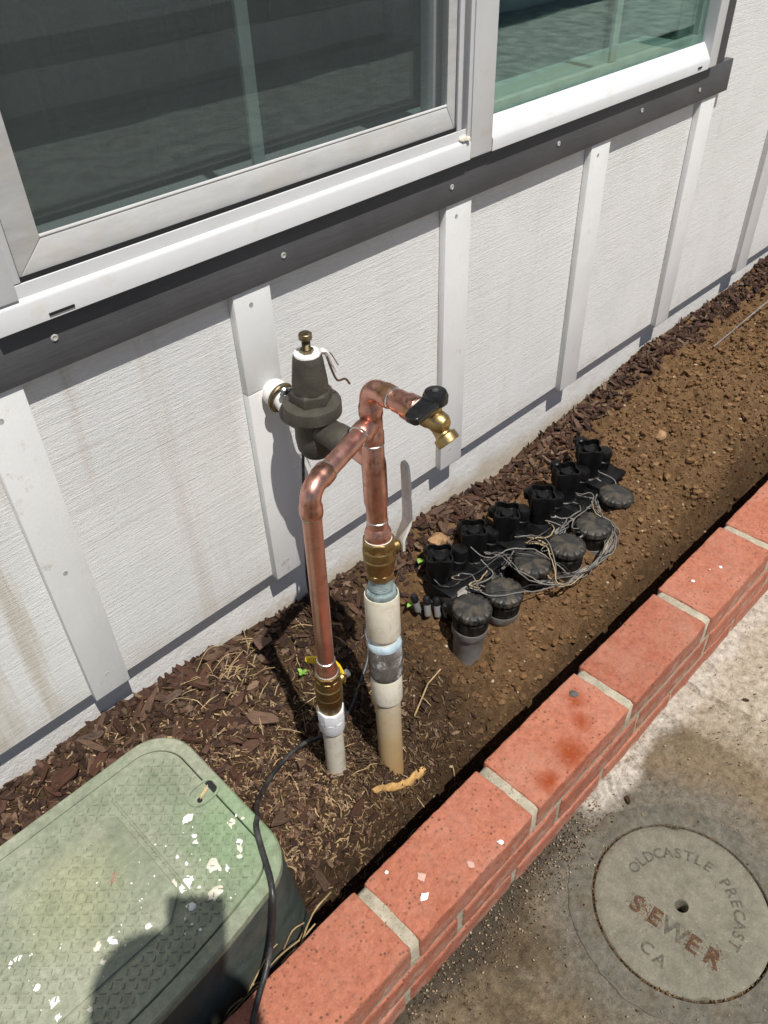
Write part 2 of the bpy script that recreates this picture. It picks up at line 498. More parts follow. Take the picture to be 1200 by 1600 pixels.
    col = t.ramp(t.noise(50, 6, 0.65), [(0.3, (0.23, 0.155, 0.058)), (0.7, (0.42, 0.30, 0.135))])
    M['brass_dull'] = t.set(color=col, rough=0.42, metal=1.0, normal=t.bump(t.noise(200, 4), 0.0006))
    t = NT('brass')
    col = t.ramp(t.noise(60, 5, 0.6), [(0.3, (0.36, 0.25, 0.105)), (0.7, (0.52, 0.38, 0.185))])
    M['brass'] = t.set(color=col, rough=0.42, metal=1.0, normal=t.bump(t.noise(260, 3), 0.0003))
    t = NT('bronze_cast')
    col = t.ramp(t.noise(40, 6, 0.68), [(0.3, (0.052, 0.046, 0.036)), (0.7, (0.095, 0.086, 0.068))])
    col = t.mix(t.ramp(t.noise(130, 4, 0.75), [(0.66, 0.0), (0.76, 0.6)]), col, (0.24, 0.22, 0.18))
    M['bronze'] = t.set(color=col, rough=0.62, metal=0.25, normal=t.bump(t.noise(260, 5, 0.7), 0.0012, 0.8), spec=0.4)
    simple('bolt_metal', (0.21, 0.17, 0.10), 0.45, metal=0.9, var=0.4, nscale=150)
    simple('zinc', (0.50, 0.50, 0.48), 0.32, metal=1.0, var=0.3, nscale=120)
    t = NT('pvc_white')
    col = t.ramp(t.noise(26, 6, 0.65), [(0.3, (0.64, 0.60, 0.48)), (0.7, (0.74, 0.71, 0.60))])
    col = t.mix(t.ramp(t.noise(34, 7, 0.75), [(0.50, 0.0), (0.68, 0.55)]), col, (0.42, 0.33, 0.21))
    col = t.mix(t.ramp(t.noise(1.0, 5, 0.7, t.mapping(scale=(120, 120, 18))), [(0.60, 0.0), (0.70, 0.45)]), col, (0.30, 0.26, 0.20))
    col = t.mix(t.ramp(t.noise(160, 4, 0.7), [(0.66, 0.0), (0.73, 0.6)]), col, (0.12, 0.10, 0.08))
    M['pvc'] = t.set(color=col, rough=0.42, normal=t.bump(t.noise(150, 4), 0.0003), spec=0.45)
    simple('pvc_clean', (0.74, 0.76, 0.78), 0.35, var=0.06, nscale=30)
    t = NT('pvc_tan')
    px, py, pz = t.sep()
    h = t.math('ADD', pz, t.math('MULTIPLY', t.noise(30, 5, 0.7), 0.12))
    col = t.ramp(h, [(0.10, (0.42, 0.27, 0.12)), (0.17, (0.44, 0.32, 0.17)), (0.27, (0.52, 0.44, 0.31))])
    col = t.mix(t.ramp(t.noise(90, 5, 0.7), [(0.58, 0.0), (0.72, 0.5)]), col, (0.30, 0.20, 0.10))
    M['pvc_tan'] = t.set(color=col, rough=0.6, normal=t.bump(t.noise(180, 4), 0.0005))
    t = NT('primer_sleeve')
    col = t.ramp(t.noise(38, 6, 0.7, dist=0.8), [(0.36, (0.070, 0.062, 0.054)), (0.52, (0.15, 0.138, 0.126)), (0.60, (0.50, 0.51, 0.51))])
    M['sleeve'] = t.set(color=col, rough=0.55, normal=t.bump(t.noise(120, 5), 0.0007))
    simple('glue_blue', (0.40, 0.50, 0.56), 0.4, var=0.25, nscale=90)
    simple('galvanised', (0.27, 0.34, 0.34), 0.5, metal=0.4, var=0.3, nscale=100)
    simple('yellow_handle', (0.72, 0.50, 0.02), 0.4, var=0.12)
    simple('grey_handle', (0.74, 0.73, 0.68), 0.5, var=0.12)
    simple('black_gloss', (0.012, 0.012, 0.013), 0.28, var=0.2)
    t = NT('black_plastic')
    dust = t.ramp(t.noise(34, 6, 0.72), [(0.42, 0.0), (0.66, 0.55)])
    col = t.mix(dust, (0.005, 0.005, 0.0055), (0.030, 0.025, 0.019))
    M['black_plastic'] = t.set(color=col, rough=t.ramp(dust, [(0.0, 0.34), (0.5, 0.8)]), spec=0.35, normal=t.bump(t.noise(240, 4), 0.0005))
    simple('tower_plastic', (0.0035, 0.0036, 0.004), 0.42, var=0.4, nscale=50, spec=0.3)
    simple('cap_plastic', (0.026, 0.025, 0.023), 0.5, var=0.6, nscale=60, dirt=(0.12, 0.092, 0.06), dirt_amt=0.5)
    simple('grey_pvc', (0.20, 0.20, 0.195), 0.55, var=0.2, nscale=60, dirt=(0.12, 0.085, 0.05), dirt_amt=0.6)
    simple('pale_pvc', (0.24, 0.24, 0.23), 0.5, var=0.2, nscale=60, dirt=(0.16, 0.11, 0.06), dirt_amt=0.6)
    simple('wire_grey', (0.19, 0.18, 0.165), 0.5, var=0.3, nscale=40, dirt=(0.12, 0.085, 0.05), dirt_amt=0.5)
    simple('wire_tan', (0.36, 0.27, 0.16), 0.55, var=0.3, nscale=40)
    simple('cable_black', (0.018, 0.018, 0.019), 0.45, var=0.3, nscale=80, dirt=(0.15, 0.14, 0.13), dirt_amt=0.35)
    simple('paper_tag', (0.72, 0.71, 0.66), 0.7, var=0.1)

    # --- green valve box
    t = NT('green_plastic')
    base = t.ramp(t.noise(14, 7, 0.7), [(0.28, (0.160, 0.195, 0.134)), (0.52, (0.236, 0.262, 0.190)), (0.75, (0.315, 0.332, 0.252))])
    fade = t.ramp(t.noise(5, 4, 0.6, t.mapping(loc=(1.7, 0.4, 0))), [(0.40, 0.0), (0.62, 0.6)])
    base = t.mix(fade, base, (0.34, 0.352, 0.265))
    yl = t.ramp(t.dist((0.03, -0.235, 0.262), t.warp(0.10, 16)), [(0.01, 0.22), (0.085, 0.0)])
    base = t.mix(yl, base, (0.42, 0.41, 0.17))
    gr = t.ramp(t.dist((0.24, -0.31, 0.262), t.warp(0.14, 12)), [(0.03, 0.6), (0.12, 0.0)])
    base = t.mix(gr, base, (0.19, 0.31, 0.165))
    sc = t.ramp(t.noise(1.0, 5, 0.7, t.mapping(scale=(20, 200, 50), rot=(0, 0, rad(-8)))), [(0.60, 0.0), (0.70, 0.35)])
    base = t.mix(sc, base, (0.46, 0.46, 0.37))
    spk = t.ramp(t.noise(210, 3, 0.7), [(0.66, 0.0), (0.74, 0.5)])
    base = t.mix(spk, base, (0.10, 0.12, 0.07))
    base = mul(t, base, t.ramp(t.noise(95, 6, 0.8), [(0.32, (0.72, 0.74, 0.70)), (0.68, (1.22, 1.2, 1.2))]))
    rd = t.ramp(t.dist((0.078, -0.245, 0.262), t.warp(0.03, 60)), [(0.002, 0.6), (0.007, 0.0)])
    base = t.mix(rd, base, (0.35, 0.10, 0.07))
    dirt_ = t.ramp(t.noise(38, 7, 0.78), [(0.52, 0.0), (0.66, 0.5)])
    base = t.mix(dirt_, base, (0.15, 0.15, 0.105))
    M['green'] = t.set(color=base, rough=0.68, normal=t.bump(t.noise(160, 5), 0.0006), spec=0.35)
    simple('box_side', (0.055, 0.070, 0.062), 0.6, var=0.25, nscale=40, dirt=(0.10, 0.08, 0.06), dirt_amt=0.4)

    # --- surroundings behind the camera
    simple('ground_earth', (0.47, 0.48, 0.45), 0.95, var=0.5, nscale=9, bump=0.01, bscale=60)
    simple('fence_paint', (0.80, 0.82, 0.82), 0.8, var=0.15, nscale=2)
    simple('cloth_dark', (0.05, 0.06, 0.08), 0.85, var=0.2, nscale=30)
    simple('skin_tone', (0.42, 0.25, 0.17), 0.55, var=0.1, nscale=30)
    simple('phone_black', (0.02, 0.02, 0.02), 0.3, var=0.1)


build_materials()


# ------------------------------------------------------------------ mesh helpers
class MB:
    def __init__(self):
        self.v, self.f = [], []

    def add(self, vs, fs):
        o = len(self.v)
        self.v += [tuple(p) for p in vs]
        self.f += [tuple(i + o for i in q) for q in fs]
        return self

    def box(self, x0, y0, z0, x1, y1, z1):
        vs = [(x, y, z) for x in (x0, x1) for y in (y0, y1) for z in (z0, z1)]
        fs = [(0, 1, 3, 2), (4, 6, 7, 5), (0, 4, 5, 1), (2, 3, 7, 6), (0, 2, 6, 4), (1, 5, 7, 3)]
        return self.add(vs, fs)

    def tube(self, pts, r, n=16, caps=True, squash=None):
        pts = [Vector(p) for p in pts]
        rs = r if isinstance(r, (list, tuple)) else [r] * len(pts)
        tang = []
        for i in range(len(pts)):
            a = pts[max(0, i - 1)]
            b = pts[min(len(pts) - 1, i + 1)]
            d = (b - a)
            tang.append(d.normalized() if d.length > 1e-9 else (tang[-1] if tang else Vector((0, 0, 1))))
        ref = Vector((0, 0, 1)) if abs(tang[0].z) < 0.9 else Vector((1, 0, 0))
        u = tang[0].cross(ref).normalized()
        vs, fs = [], []
        for i, p in enumerate(pts):
            u = (u - tang[i] * u.dot(tang[i])).normalized()
            w = tang[i].cross(u)
            for k in range(n):
                a = 2 * math.pi * k / n
                vs.append(p + (u * math.cos(a) + w * math.sin(a)) * rs[i])
        for i in range(len(pts) - 1):
            for k in range(n):
                a, b = i * n + k, i * n + (k + 1) % n
                fs.append((a, b, b + n, a + n))
        if caps:
            fs.append(tuple(range(n))[::-1])
            fs.append(tuple(range((len(pts) - 1) * n, len(pts) * n)))
        return self.add(vs, fs)

    def lathe(self, prof, origin=(0, 0, 0), axis=(0, 0, 1), n=32, facet=None, caps=True):
        """prof: list of (radius, height along axis)."""
        ax = Vector(axis).normalized()
        ref = Vector((0, 1, 0)) if abs(ax.y) < 0.9 else Vector((1, 0, 0))
        u = ax.cross(ref).normalized()
        w = ax.cross(u)
        o = Vector(origin)
        vs, fs = [], []
        for r, h in prof:
            for k in range(n):
                a = 2 * math.pi * (k + 0.5) / n
                vs.append(o + ax * h + (u * math.cos(a) + w * math.sin(a)) * r)
        for i in range(len(prof) - 1):
            for k in range(n):
                a, b = i * n + k, i * n + (k + 1) % n
                fs.append((a, b, b + n, a + n))
        if caps:
            fs.append(tuple(range(n))[::-1])
            fs.append(tuple(range((len(prof) - 1) * n, len(prof) * n)))
        return self.add(vs, fs)

    def prism(self, outline, z0, z1):
        n = len(outline)
        vs = [(x, y, z0) for x, y in outline] + [(x, y, z1) for x, y in outline]
        fs = [tuple(range(n))[::-1], tuple(range(n, 2 * n))]
        fs += [(i, (i + 1) % n, n + (i + 1) % n, n + i) for i in range(n)]
        return self.add(vs, fs)

    def mesh(self, name, mat=None, smooth=40, bevel=0.0, seg=2):
        me = bpy.data.meshes.new(name)
        me.from_pydata(self.v, [], self.f)
        bm = bmesh.new()
        bm.from_mesh(me)
        bmesh.ops.recalc_face_normals(bm, faces=bm.faces)
        if bevel:
            ed = [e for e in bm.edges if len(e.link_faces) == 2 and e.calc_face_angle(0) > rad(30)]
            bmesh.ops.bevel(bm, geom=ed, offset=bevel, segments=seg, affect='EDGES', profile=0.5, clamp_overlap=True)
        bm.to_mesh(me)
        bm.free()
        if smooth:
            me.shade_smooth()
            me.set_sharp_from_angle(angle=rad(smooth))
        if mat:
            me.materials.append(M[mat])
        return me


def link(name, me, parent=None, loc=None, rot=None):
    o = bpy.data.objects.new(name, me)
    COL.objects.link(o)
    if parent is not None:
        o.parent = parent
        if loc is None:                     # mesh is in world coordinates
            o.matrix_parent_inverse = parent.matrix_basis.inverted()
    if loc is not None:
        o.location = loc
    if rot is not None:
        o.rotation_euler = rot
    return o


def part(name, mb, mat, parent=None, smooth=40, bevel=0.0, seg=2):
    return link(name, mb.mesh(name, mat, smooth, bevel, seg), parent)


def lpart(name, mb, mat, parent, smooth=40, bevel=0.0, seg=2):
    """a part whose mesh is in its parent's own coordinates"""
    return link(name, mb.mesh(name, mat, smooth, bevel, seg), parent, loc=(0, 0, 0))


def empty(name, loc, rz=0.0):
    o = bpy.data.objects.new(name, None)
    COL.objects.link(o)
    o.location = loc
    o.rotation_euler = (0, 0, rz)
    o.empty_display_size = 0.05
    return o


def sub(name, parent):
    """an Empty that groups sub-parts, at world origin coordinates"""
    o = bpy.data.objects.new(name, None)
    COL.objects.link(o)
    o.parent = parent
    o.matrix_parent_inverse = parent.matrix_basis.inverted()
    return o


def spart(name, mb, mat, parent, smooth=40, bevel=0.0, seg=2):
    """a sub-part under a grouping Empty that has no transform of its own"""
    o = bpy.data.objects.new(name, mb.mesh(name, mat, smooth, bevel, seg))
    COL.objects.link(o)
    o.parent = parent
    return o


def tag(o, label=None, cat=None, group=None, kind=None):
    if label:
        o['label'] = label
    if cat:
        o['category'] = cat
    if group:
        o['group'] = group
    if kind:
        o['kind'] = kind
    return o


def catmull(pts, n=8):
    P = [Vector(p) for p in pts]
    P = [P[0] * 2 - P[1]] + P + [P[-1] * 2 - P[-2]]
    out = []
    for i in range(1, len(P) - 2):
        for k in range(n):
            t = k / n
            a, b, c, d = P[i - 1], P[i], P[i + 1], P[i + 2]
            out.append(0.5 * ((2 * b) + (c - a) * t + (2 * a - 5 * b + 4 * c - d) * t * t + (3 * b - a - 3 * c + d) * t ** 3))
    out.append(P[-2])
    return out


def fbm(x, y, s, o=4, seed=0.0):
    v, a, tot = 0.0, 1.0, 0.0
    for _ in range(o):
        v += a * mnoise.noise(Vector((x * s + seed, y * s - seed * 1.7, seed * 0.37)))
        tot += a
        a *= 0.55
        s *= 2.1
    return v / tot


def lerp_tab(tab, x):
    xs = [a for a, _ in tab]
    ys = [b for _, b in tab]
    return float(np.interp(x, xs, ys))


def sstep(a, b, x):
    t = min(1.0, max(0.0, (x - a) / (b - a)))
    return t * t * (3 - 2 * t)


rng = random.Random(11)

# ================================================================== SETTING
# broad ground far below and around (seen only in the window's reflection)
g = MB().add([(-60, -60, -0.3), (60, -60, -0.3), (60, 60, -0.3), (-60, 60, -0.3)], [(0, 1, 2, 3)])
tag(part('ground', g, 'ground_earth', smooth=0), kind='structure')

# concrete walkway with a control joint and an opening for the sewer cover
LID = (0.691, -0.7626)


def concrete_slab():
    xs = sorted(set(np.round(np.concatenate([np.linspace(-4, 0.15, 18), np.arange(0.16, 1.75, 0.0055), np.linspace(1.76, 6, 18)]), 5)))
    ys = sorted(set(np.round(np.concatenate([np.linspace(-2.6, -1.02, 12), np.arange(-1.01, -0.50, 0.0055)]), 5)))
    nx, ny = len(xs), len(ys)
    vs = []
    ja, jb = Vector((1.0766, -0.5731)), Vector((1.0917, -0.7118))
    jd = (jb - ja).normalized()
    for x in xs:
        for y in ys:
            z = 0.0016 * fbm(x, y, 6) + 0.0006 * fbm(x, y, 40, 3)
            if 0.1 < x < 1.8:
                p = Vector((x, y)) - ja
                d = abs(p.x * jd.y - p.y * jd.x + 0.004 * fbm(x, y, 9, 2, 4.0))
                z -= 0.014 * (1 - sstep(0.002, 0.0065, d))
                # mortar slop at the foot of the brick
                if 0.70 < x < 1.5:
                    z += 0.010 * sstep(-0.600, -0.560, y) * (0.5 + fbm(x, y, 16, 3, 2.0))
            vs.append((x, y, z))
    fs = []
    for i in range(nx - 1):
        for j in range(ny - 1):
            cx, cy = (xs[i] + xs[i + 1]) / 2, (ys[j] + ys[j + 1]) / 2
            if (cx - LID[0]) ** 2 + (cy - LID[1]) ** 2 < 0.155 ** 2:
                continue
            fs.append((i * ny + j, (i + 1) * ny + j, (i + 1) * ny + j + 1, i * ny + j + 1))
    return MB().add(vs, fs)


tag(part('concrete_walkway', concrete_slab(), 'concrete', smooth=60), kind='structure')


def collar():
    n = 120
    m = MB()
    rings = [(0.1338, -0.03), (0.1338, 0.0000), (0.1352, 0.0022), (0.150, 0.0026), (0.165, 0.0024), (0.1705, 0.0016), (0.1730, -0.004)]
    vs, fs = [], []
    for q, (r, z) in enumerate(rings):
        for k in range(n):
            a = 2 * math.pi * k / n
            w = 1.0
            rr = r
            if q >= 4:
                rr = r + 0.004 * fbm(math.cos(a) * 3, math.sin(a) * 3, 2, 3, 7.0) * (q - 3)
            vs.append((LID[0] + math.cos(a) * rr, LID[1] + math.sin(a) * rr, z + 0.0009 * fbm(math.cos(a) * r * 30, math.sin(a) * r * 30, 3, 3) * (1 if 2 <= q <= 5 else 0)))
    for q in range(len(rings) - 1):
        for k in range(n):
            a, b = q * n + k, q * n + (k + 1) % n
            fs.append((a, b, b + n, a + n))
    fs.append(tuple(range(n)))
    return m.add(vs, fs)


tag(part('cement_collar', collar(), 'cement', smooth=50), kind='structure')

# soil bed between the house and the low brick wall
ZW = [(-1.200, 0.1950), (0.036, 0.2136), (0.090, 0.2140), (0.152, 0.2230), (0.214, 0.2260), (0.268, 0.2180), (0.373, 0.2095), (0.479, 0.1950), (0.587, 0.1760), (0.658, 0.1740), (0.733, 0.1630), (0.793, 0.1552), (0.924, 0.1730), (1.004, 0.1680), (1.110, 0.1480), (1.200, 0.1360), (1.250, 0.1420), (1.297, 0.1600), (1.353, 0.1666), (1.486, 0.1737), (1.617, 0.1810), (1.770, 0.2120), (1.960, 0.2146), (2.140, 0.2163), (2.290, 0.2225), (2.440, 0.2400), (4.000, 0.2700)]
ZM = [(-1.2, 0.13), (0.20, 0.125), (0.36, 0.110), (0.45, 0.085), (0.52, 0.066), (0.66, 0.062), (0.80, 0.070), (0.88, 0.100), (1.00, 0.118), (1.35, 0.140), (1.60, 0.165), (1.90, 0.190),
      (2.60, 0.225), (4.0, 0.25)]
ZE = [(-1.2, 0.115), (0.20, 0.105), (0.40, 0.060), (0.55, 0.010), (0.80, 0.005), (1.10, 0.035), (1.40, 0.085), (1.65, 0.140), (1.90, 0.172), (2.6, 0.20), (4.0, 0.22)]


def soil_z(x, y, detail=True):
    t = -y
    zw, zm, ze = lerp_tab(ZW, x), lerp_tab(ZM, x), lerp_tab(ZE, x)
    if t < 0.25:
        z = zw + (zm - zw) * sstep(0.0, 0.25, t) * 0.6 + (zm - zw) * 0.4 * max(0.0, t / 0.25)
    else:
        z = zm + (ze - zm) * sstep(0.25, 0.345, t)
    drop = sstep(0.335, 0.40, t)
    deep = -0.16 if x < 1.5 else -0.16 + 0.30 * sstep(1.5, 1.95, x)
    z = z + (min(z, deep) - z) * drop
    # holes dug round the risers and the nearest valve
    for hx, hy, hr, hd in ((0.575, -0.205, 0.065, 0.050), (0.815, -0.235, 0.05, 0.03), (0.47, -0.17, 0.05, 0.03), (0.76, -0.11, 0.05, 0.035)):
        d2 = ((x - hx) ** 2 + (y - hy) ** 2) / (hr * hr)
        z -= hd * math.exp(-d2)
    for hx, hy, hr, hd in ((1.44, -0.26, 0.05, 0.030), (1.72, -0.19, 0.15, 0.035), (1.50, -0.14, 0.07, 0.022), (2.05, -0.24, 0.14, 0.03), (0.45, -0.31, 0.07, 0.022), (0.69, -0.27, 0.05, 0.018), (1.30, -0.30, 0.09, 0.02)):
        d2 = ((x - hx) ** 2 + (y - hy) ** 2) / (hr * hr)
        z += hd * math.exp(-d2) * (-1 if hx == 1.44 else 1)
    if detail:
        kd = (0.35 + 0.65 * sstep(0.0, 0.06, t)) * (1.0 + 0.55 * sstep(1.15, 1.45, x))
        z += kd * (0.018 * fbm(x, y, 9, 3, 1.0) + 0.026 * fbm(x, y, 28, 4, 5.0) + 0.012 * fbm(x, y, 100, 4, 9.0))
    if 0.78 < x < 1.42:
        z -= 0.050 * sstep(0.80, 0.86, x) * (1 - sstep(1.33, 1.40, x)) * sstep(0.075, 0.105, t) * (1 - sstep(0.185, 0.215, t))
    return z


def soil_mesh():
    xs = np.concatenate([np.linspace(-1.2, -0.1, 30), np.arange(-0.09, 1.7, 0.0045), np.arange(1.705, 2.6, 0.008), np.linspace(2.62, 4.0, 30)])
    ys = np.concatenate([np.arange(0.03, -0.44, -0.0045), [-0.455]])
    nx, ny = len(xs), len(ys)
    vs = []
    for x in xs:
        for y in ys:
            vs.append((x, y, soil_z(x, y, True)))
    fs = [(i * ny + j, i * ny + j + 1, (i + 1) * ny + j + 1, (i + 1) * ny + j) for i in range(nx - 1) for j in range(ny - 1)]
    return MB().add(vs, fs)


tag(part('soil', soil_mesh(), 'soil', smooth=180), kind='structure')

# ================================================================== HOUSE
house = empty('house', (0.9, 0.0, 0.0))
tag(house, 'white board and batten house wall with charcoal window trim and white painted foundation', 'house')
SB = 0.304      # bottom of the siding
TB = 0.823      # bottom of the dark trim board
BT = 0.0140     # batten thickness
for (x0, x1, z0, z1) in ((-1.5, 0.25, SB, 2.6), (0.25, 1.78, SB, 0.905), (1.78, 4.5, SB, 2.6), (0.25, 1.78, 2.15, 2.6)):
    part('siding_panel', MB().box(x0, 0.0, z0, x1, 0.014, z1), 'siding', house, smooth=0)
part('foundation', MB().box(-1.5, 0.022, -0.25, 4.5, 0.2, 0.40), 'foundation', house, smooth=0)
BX = [(-0.64, 0.06), (-0.215, 0.06), (0.200, 0.0575), (0.548, 0.0615), (0.965, 0.0620), (1.366, 0.0625), (1.768, 0.0610), (2.189, 0.062), (2.60, 0.062), (3.01, 0.062), (3.42, 0.062)]
for i, (bx, bw) in enumerate(BX):
    top = TB - 0.001 if 0.13 < bx < 1.86 else 2.55
    if i == 3:      # cut in two where the water pipe comes through
        part('batten', MB().box(bx, -BT, SB - 0.004, bx + bw, -0.0004, 0.668), 'batten', house, bevel=0.0012)
        part('batten', MB().box(bx, -BT, 0.6692, bx + bw, -0.0004, top), 'batten', house, bevel=0.0012)
    else:
        part('batten', MB().box(bx, -BT, SB - 0.004 - 0.002 * (i % 2), bx + bw, -0.0004, top), 'batten', house, bevel=0.0012)
part('gap', MB().add([(1.062, 0.0212, 0.268), (1.078, 0.0212, 0.279), (1.10, 0.0212, 0.289), (1.365, 0.0212, 0.2965), (1.365, 0.0212, 0.306), (1.055, 0.0212, 0.306)], [(0, 1, 2, 3, 4, 5)]), 'dark_gap', house, smooth=0)
# dark trim
part('trim_board', MB().box(0.125, -0.0180, TB, 1.866, -0.0005, 0.8845), 'charcoal', house, bevel=0.0012)
part('trim_board', MB().box(1.781, -0.0170, 0.885, 1.824, -0.0005, 2.2), 'charcoal', house, bevel=0.0012)
part('trim_board', MB().box(0.155, -0.0170, 0.885, 0.230, -0.0005, 2.2), 'charcoal', house, bevel=0.0012)
for nx_, nz_ in ((0.307, 0.8606), (0.6345, 0.850), (0.9721, 0.851), (1.2508, 0.852), (1.5174, 0.852), (1.738, 0.8467)):
    part('nail_head', MB().lathe([(0.0042, 0), (0.0046, 0.0012), (0.0030, 0.0022), (0.0015, 0.0012)], (nx_, -0.0177, nz_), (0, -1, 0), n=10), 'nail_head', house)
for bx, nz_ in ((0.222, 0.79), (0.575, 0.80), (0.575, 0.33), (0.228, 0.34), (0.226, 0.55), (0.99, 0.80), (1.39, 0.80), (0.99, 0.34), (1.8047, 0.93)):
    m = MB().lathe([(0.0035, 0), (0.0033, 0.0006), (0.0008, 0.0002)], (bx, -0.0139, nz_), (0, -1, 0), n=9)
    part('nail_head', m, 'nail_head', house)

# ---- windows (left: slider behind an insect screen; right: fixed pane)
wl_ = sub('window', house)
wl_['label'] = 'left sliding window behind a dusty insect screen'
wr_ = sub('window', house)
wr_['label'] = 'right fixed window with green tinted glass'


def xprof(prof, x0, x1):
    """profile in (y,z) swept along x"""
    n = len(prof)
    vs = [(x0, y, z) for y, z in prof] + [(x1, y, z) for y, z in prof]
    fs = [tuple(range(n)), tuple(range(n, 2 * n))[::-1]] + [(i, n + i, n + (i + 1) % n, (i + 1) % n) for i in range(n)]
    return MB().add(vs, fs)


FL, FR = 0.246, 1.766      # outer frame
ML, MR = 0.9735, 1.0525    # mullion
lowL = [(-0.0295, 0.8875), (-0.0300, 0.9115), (-0.0285, 0.9150), (-0.0252, 0.9175), (-0.0252, 0.9318), (-0.0235, 0.9322), (-0.0235, 0.924), (0.05, 0.924), (0.05, 0.8875)]
spart('sill', xprof(lowL, FL + 0.0005, 1.0005), 'vinyl', wl_, smooth=30)
# miter line and side jamb
jamb = MB().box(FL, -0.0302, 0.9180, 0.280, 0.05, 2.15)
spart('jamb', jamb, 'vinyl', wl_, bevel=0.002)
spart('jamb', MB().box(0.2802, -0.0255, 0.9330, 0.2890, 0.05, 2.15), 'vinyl', wl_, bevel=0.0015)
spart('head', MB().box(FL, -0.030, 2.1505, FR, 0.05, 2.2), 'vinyl', wl_, bevel=0.002)
spart('weep_slot', MB().box(0.305, -0.0308, 0.8915, 0.335, -0.0296, 0.8945), 'dark_gap', wl_, smooth=0)
# dark gap under the screen frame
spart('gap', MB().box(0.289, -0.0235, 0.9243, 0.9725, -0.0225, 0.938), 'dark_gap', wl_, smooth=0)
# screen: four frame bars with mitred look and the mesh
SX0, SX1, SZ0, SZ1 = 0.2905, 0.9715, 0.9355, 2.14
BW = 0.033


def bar(pts):
    v = [(x, -0.0215, z) for x, z in pts] + [(x, -0.0105, z) for x, z in pts]
    return MB().add(v, [(0, 1, 2, 3), (7, 6, 5, 4), (0, 4, 5, 1), (1, 5, 6, 2), (2, 6, 7, 3), (3, 7, 4, 0)])


gp = 0.0004
spart('screen_frame', bar([(SX0, SZ0), (SX1, SZ0), (SX1 - 0.018 - gp, SZ0 + BW), (SX0 + BW + gp, SZ0 + BW)]), 'alu', wl_, bevel=0.0012)
spart('screen_frame', bar([(SX0, SZ0 + gp), (SX0 + BW, SZ0 + BW + gp), (SX0 + BW, SZ1 - BW), (SX0, SZ1)]), 'alu', wl_, bevel=0.0012)
spart('screen_frame', bar([(SX1, SZ0 + gp), (SX1, SZ1), (SX1 - 0.018, SZ1 - BW), (SX1 - 0.018, SZ0 + BW + gp)]), 'alu', wl_, bevel=0.0012)
spart('screen_frame', bar([(SX0, SZ1 + gp), (SX0 + BW, SZ1 - BW + gp), (SX1 - 0.018, SZ1 - BW + gp), (SX1, SZ1 + gp)]), 'alu', wl_, bevel=0.0012)
mesh_ = MB().add([(SX0 + BW - 0.002, -0.0165, SZ0 + BW - 0.002), (SX1 - 0.016, -0.0165, SZ0 + BW - 0.002), (SX1 - 0.016, -0.0165, SZ1 - BW), (SX0 + BW - 0.002, -0.0165, SZ1 - BW)], [(0, 1, 2, 3)])
spart('insect_screen', mesh_, 'screen', wl_, smooth=0)
spart('spline', MB().tube([(SX0 + BW, -0.0195, SZ0 + BW + 0.002), (SX1 - 0.018, -0.0195, SZ0 + BW + 0.002)], 0.0022, 8), 'alu', wl_)
# sash and glass behind the screen
spart('sash', MB().box(0.2895, 0.004, 0.9245, 0.9725, 0.03, 0.955), 'vinyl', wl_, bevel=0.002)
spart('sash', MB().box(0.2895, 0.004, 0.9552, 0.312, 0.03, 2.14), 'vinyl', wl_, bevel=0.002)
spart('sash', MB().box(0.952, 0.004, 0.9552, 0.9725, 0.03, 2.14), 'vinyl', wl_, bevel=0.002)
spart('pane', MB().box(0.31, 0.012, 0.953, 0.954, 0.016, 2.14), 'glass_left', wl_, smooth=0)
spart('grille_bar', MB().box(0.633, 0.018, 0.953, 0.651, 0.024, 2.14), 'grille_bar', wl_, bevel=0.001)
spart('grille_bar', MB().box(0.312, 0.0185, 1.53, 0.952, 0.0235, 1.548), 'grille_bar', wl_, bevel=0.001)
# mullion: track, channel and flat face
spart('mullion', MB().box(ML, -0.0250, 0.9325, 0.9835, 0.05, 2.15), 'vinyl', wl_, bevel=0.0015)
spart('mullion', MB().box(0.9837, -0.014, 0.9252, 0.9925, 0.05, 2.15), 'vinyl', wl_, bevel=0.001)
spart('mullion', MB().box(0.9927, -0.0285, 0.9180, 1.0010, 0.05, 2.15), 'vinyl', wl_, bevel=0.0015)
spart('mullion', MB().box(1.0012, -0.0298, 0.8875, MR, 0.05, 2.15), 'vinyl', wr_, bevel=0.003)
caulk = MB()
for k in range(5):
    caulk.lathe([(0.001, -0.004), (0.0045, -0.001), (0.0035, 0.002), (0.001, 0.004)], (0.988 + rng.uniform(-0.008, 0.008), -0.028 + rng.uniform(-0.003, 0.003), 0.9185 + rng.uniform(0, 0.003)), (0.3, -0.5, 1), n=9)
spart('caulk', caulk, 'cream_paint', wl_)
lowR = [(-0.0295, 0.8875), (-0.0305, 0.9035), (-0.0290, 0.9075), (-0.0240, 0.9155), (-0.0180, 0.9245), (-0.0125, 0.9320), (-0.0105, 0.9338), (-0.0095, 0.930), (0.05, 0.930), (0.05, 0.8875)]
spart('sill', xprof(lowR, MR + 0.0003, FR - 0.034), 'vinyl', wr_, smooth=50)
spart('jamb', MB().box(FR - 0.0338, -0.0300, 0.8878, FR, 0.05, 2.15), 'vinyl', wr_, bevel=0.003)
spart('weep_slot', MB().box(1.688, -0.0313, 0.8945, 1.703, -0.0300, 0.8977), 'dark_gap', wr_, smooth=0)
spart('pane', MB().box(MR, -0.006, 0.930, FR - 0.034, -0.002, 2.15), 'glass_right', wr_, smooth=0)
spart('pane', MB().box(MR, 0.012, 0.930, FR - 0.034, 0.015, 2.15), 'glass_right', wr_, smooth=0)
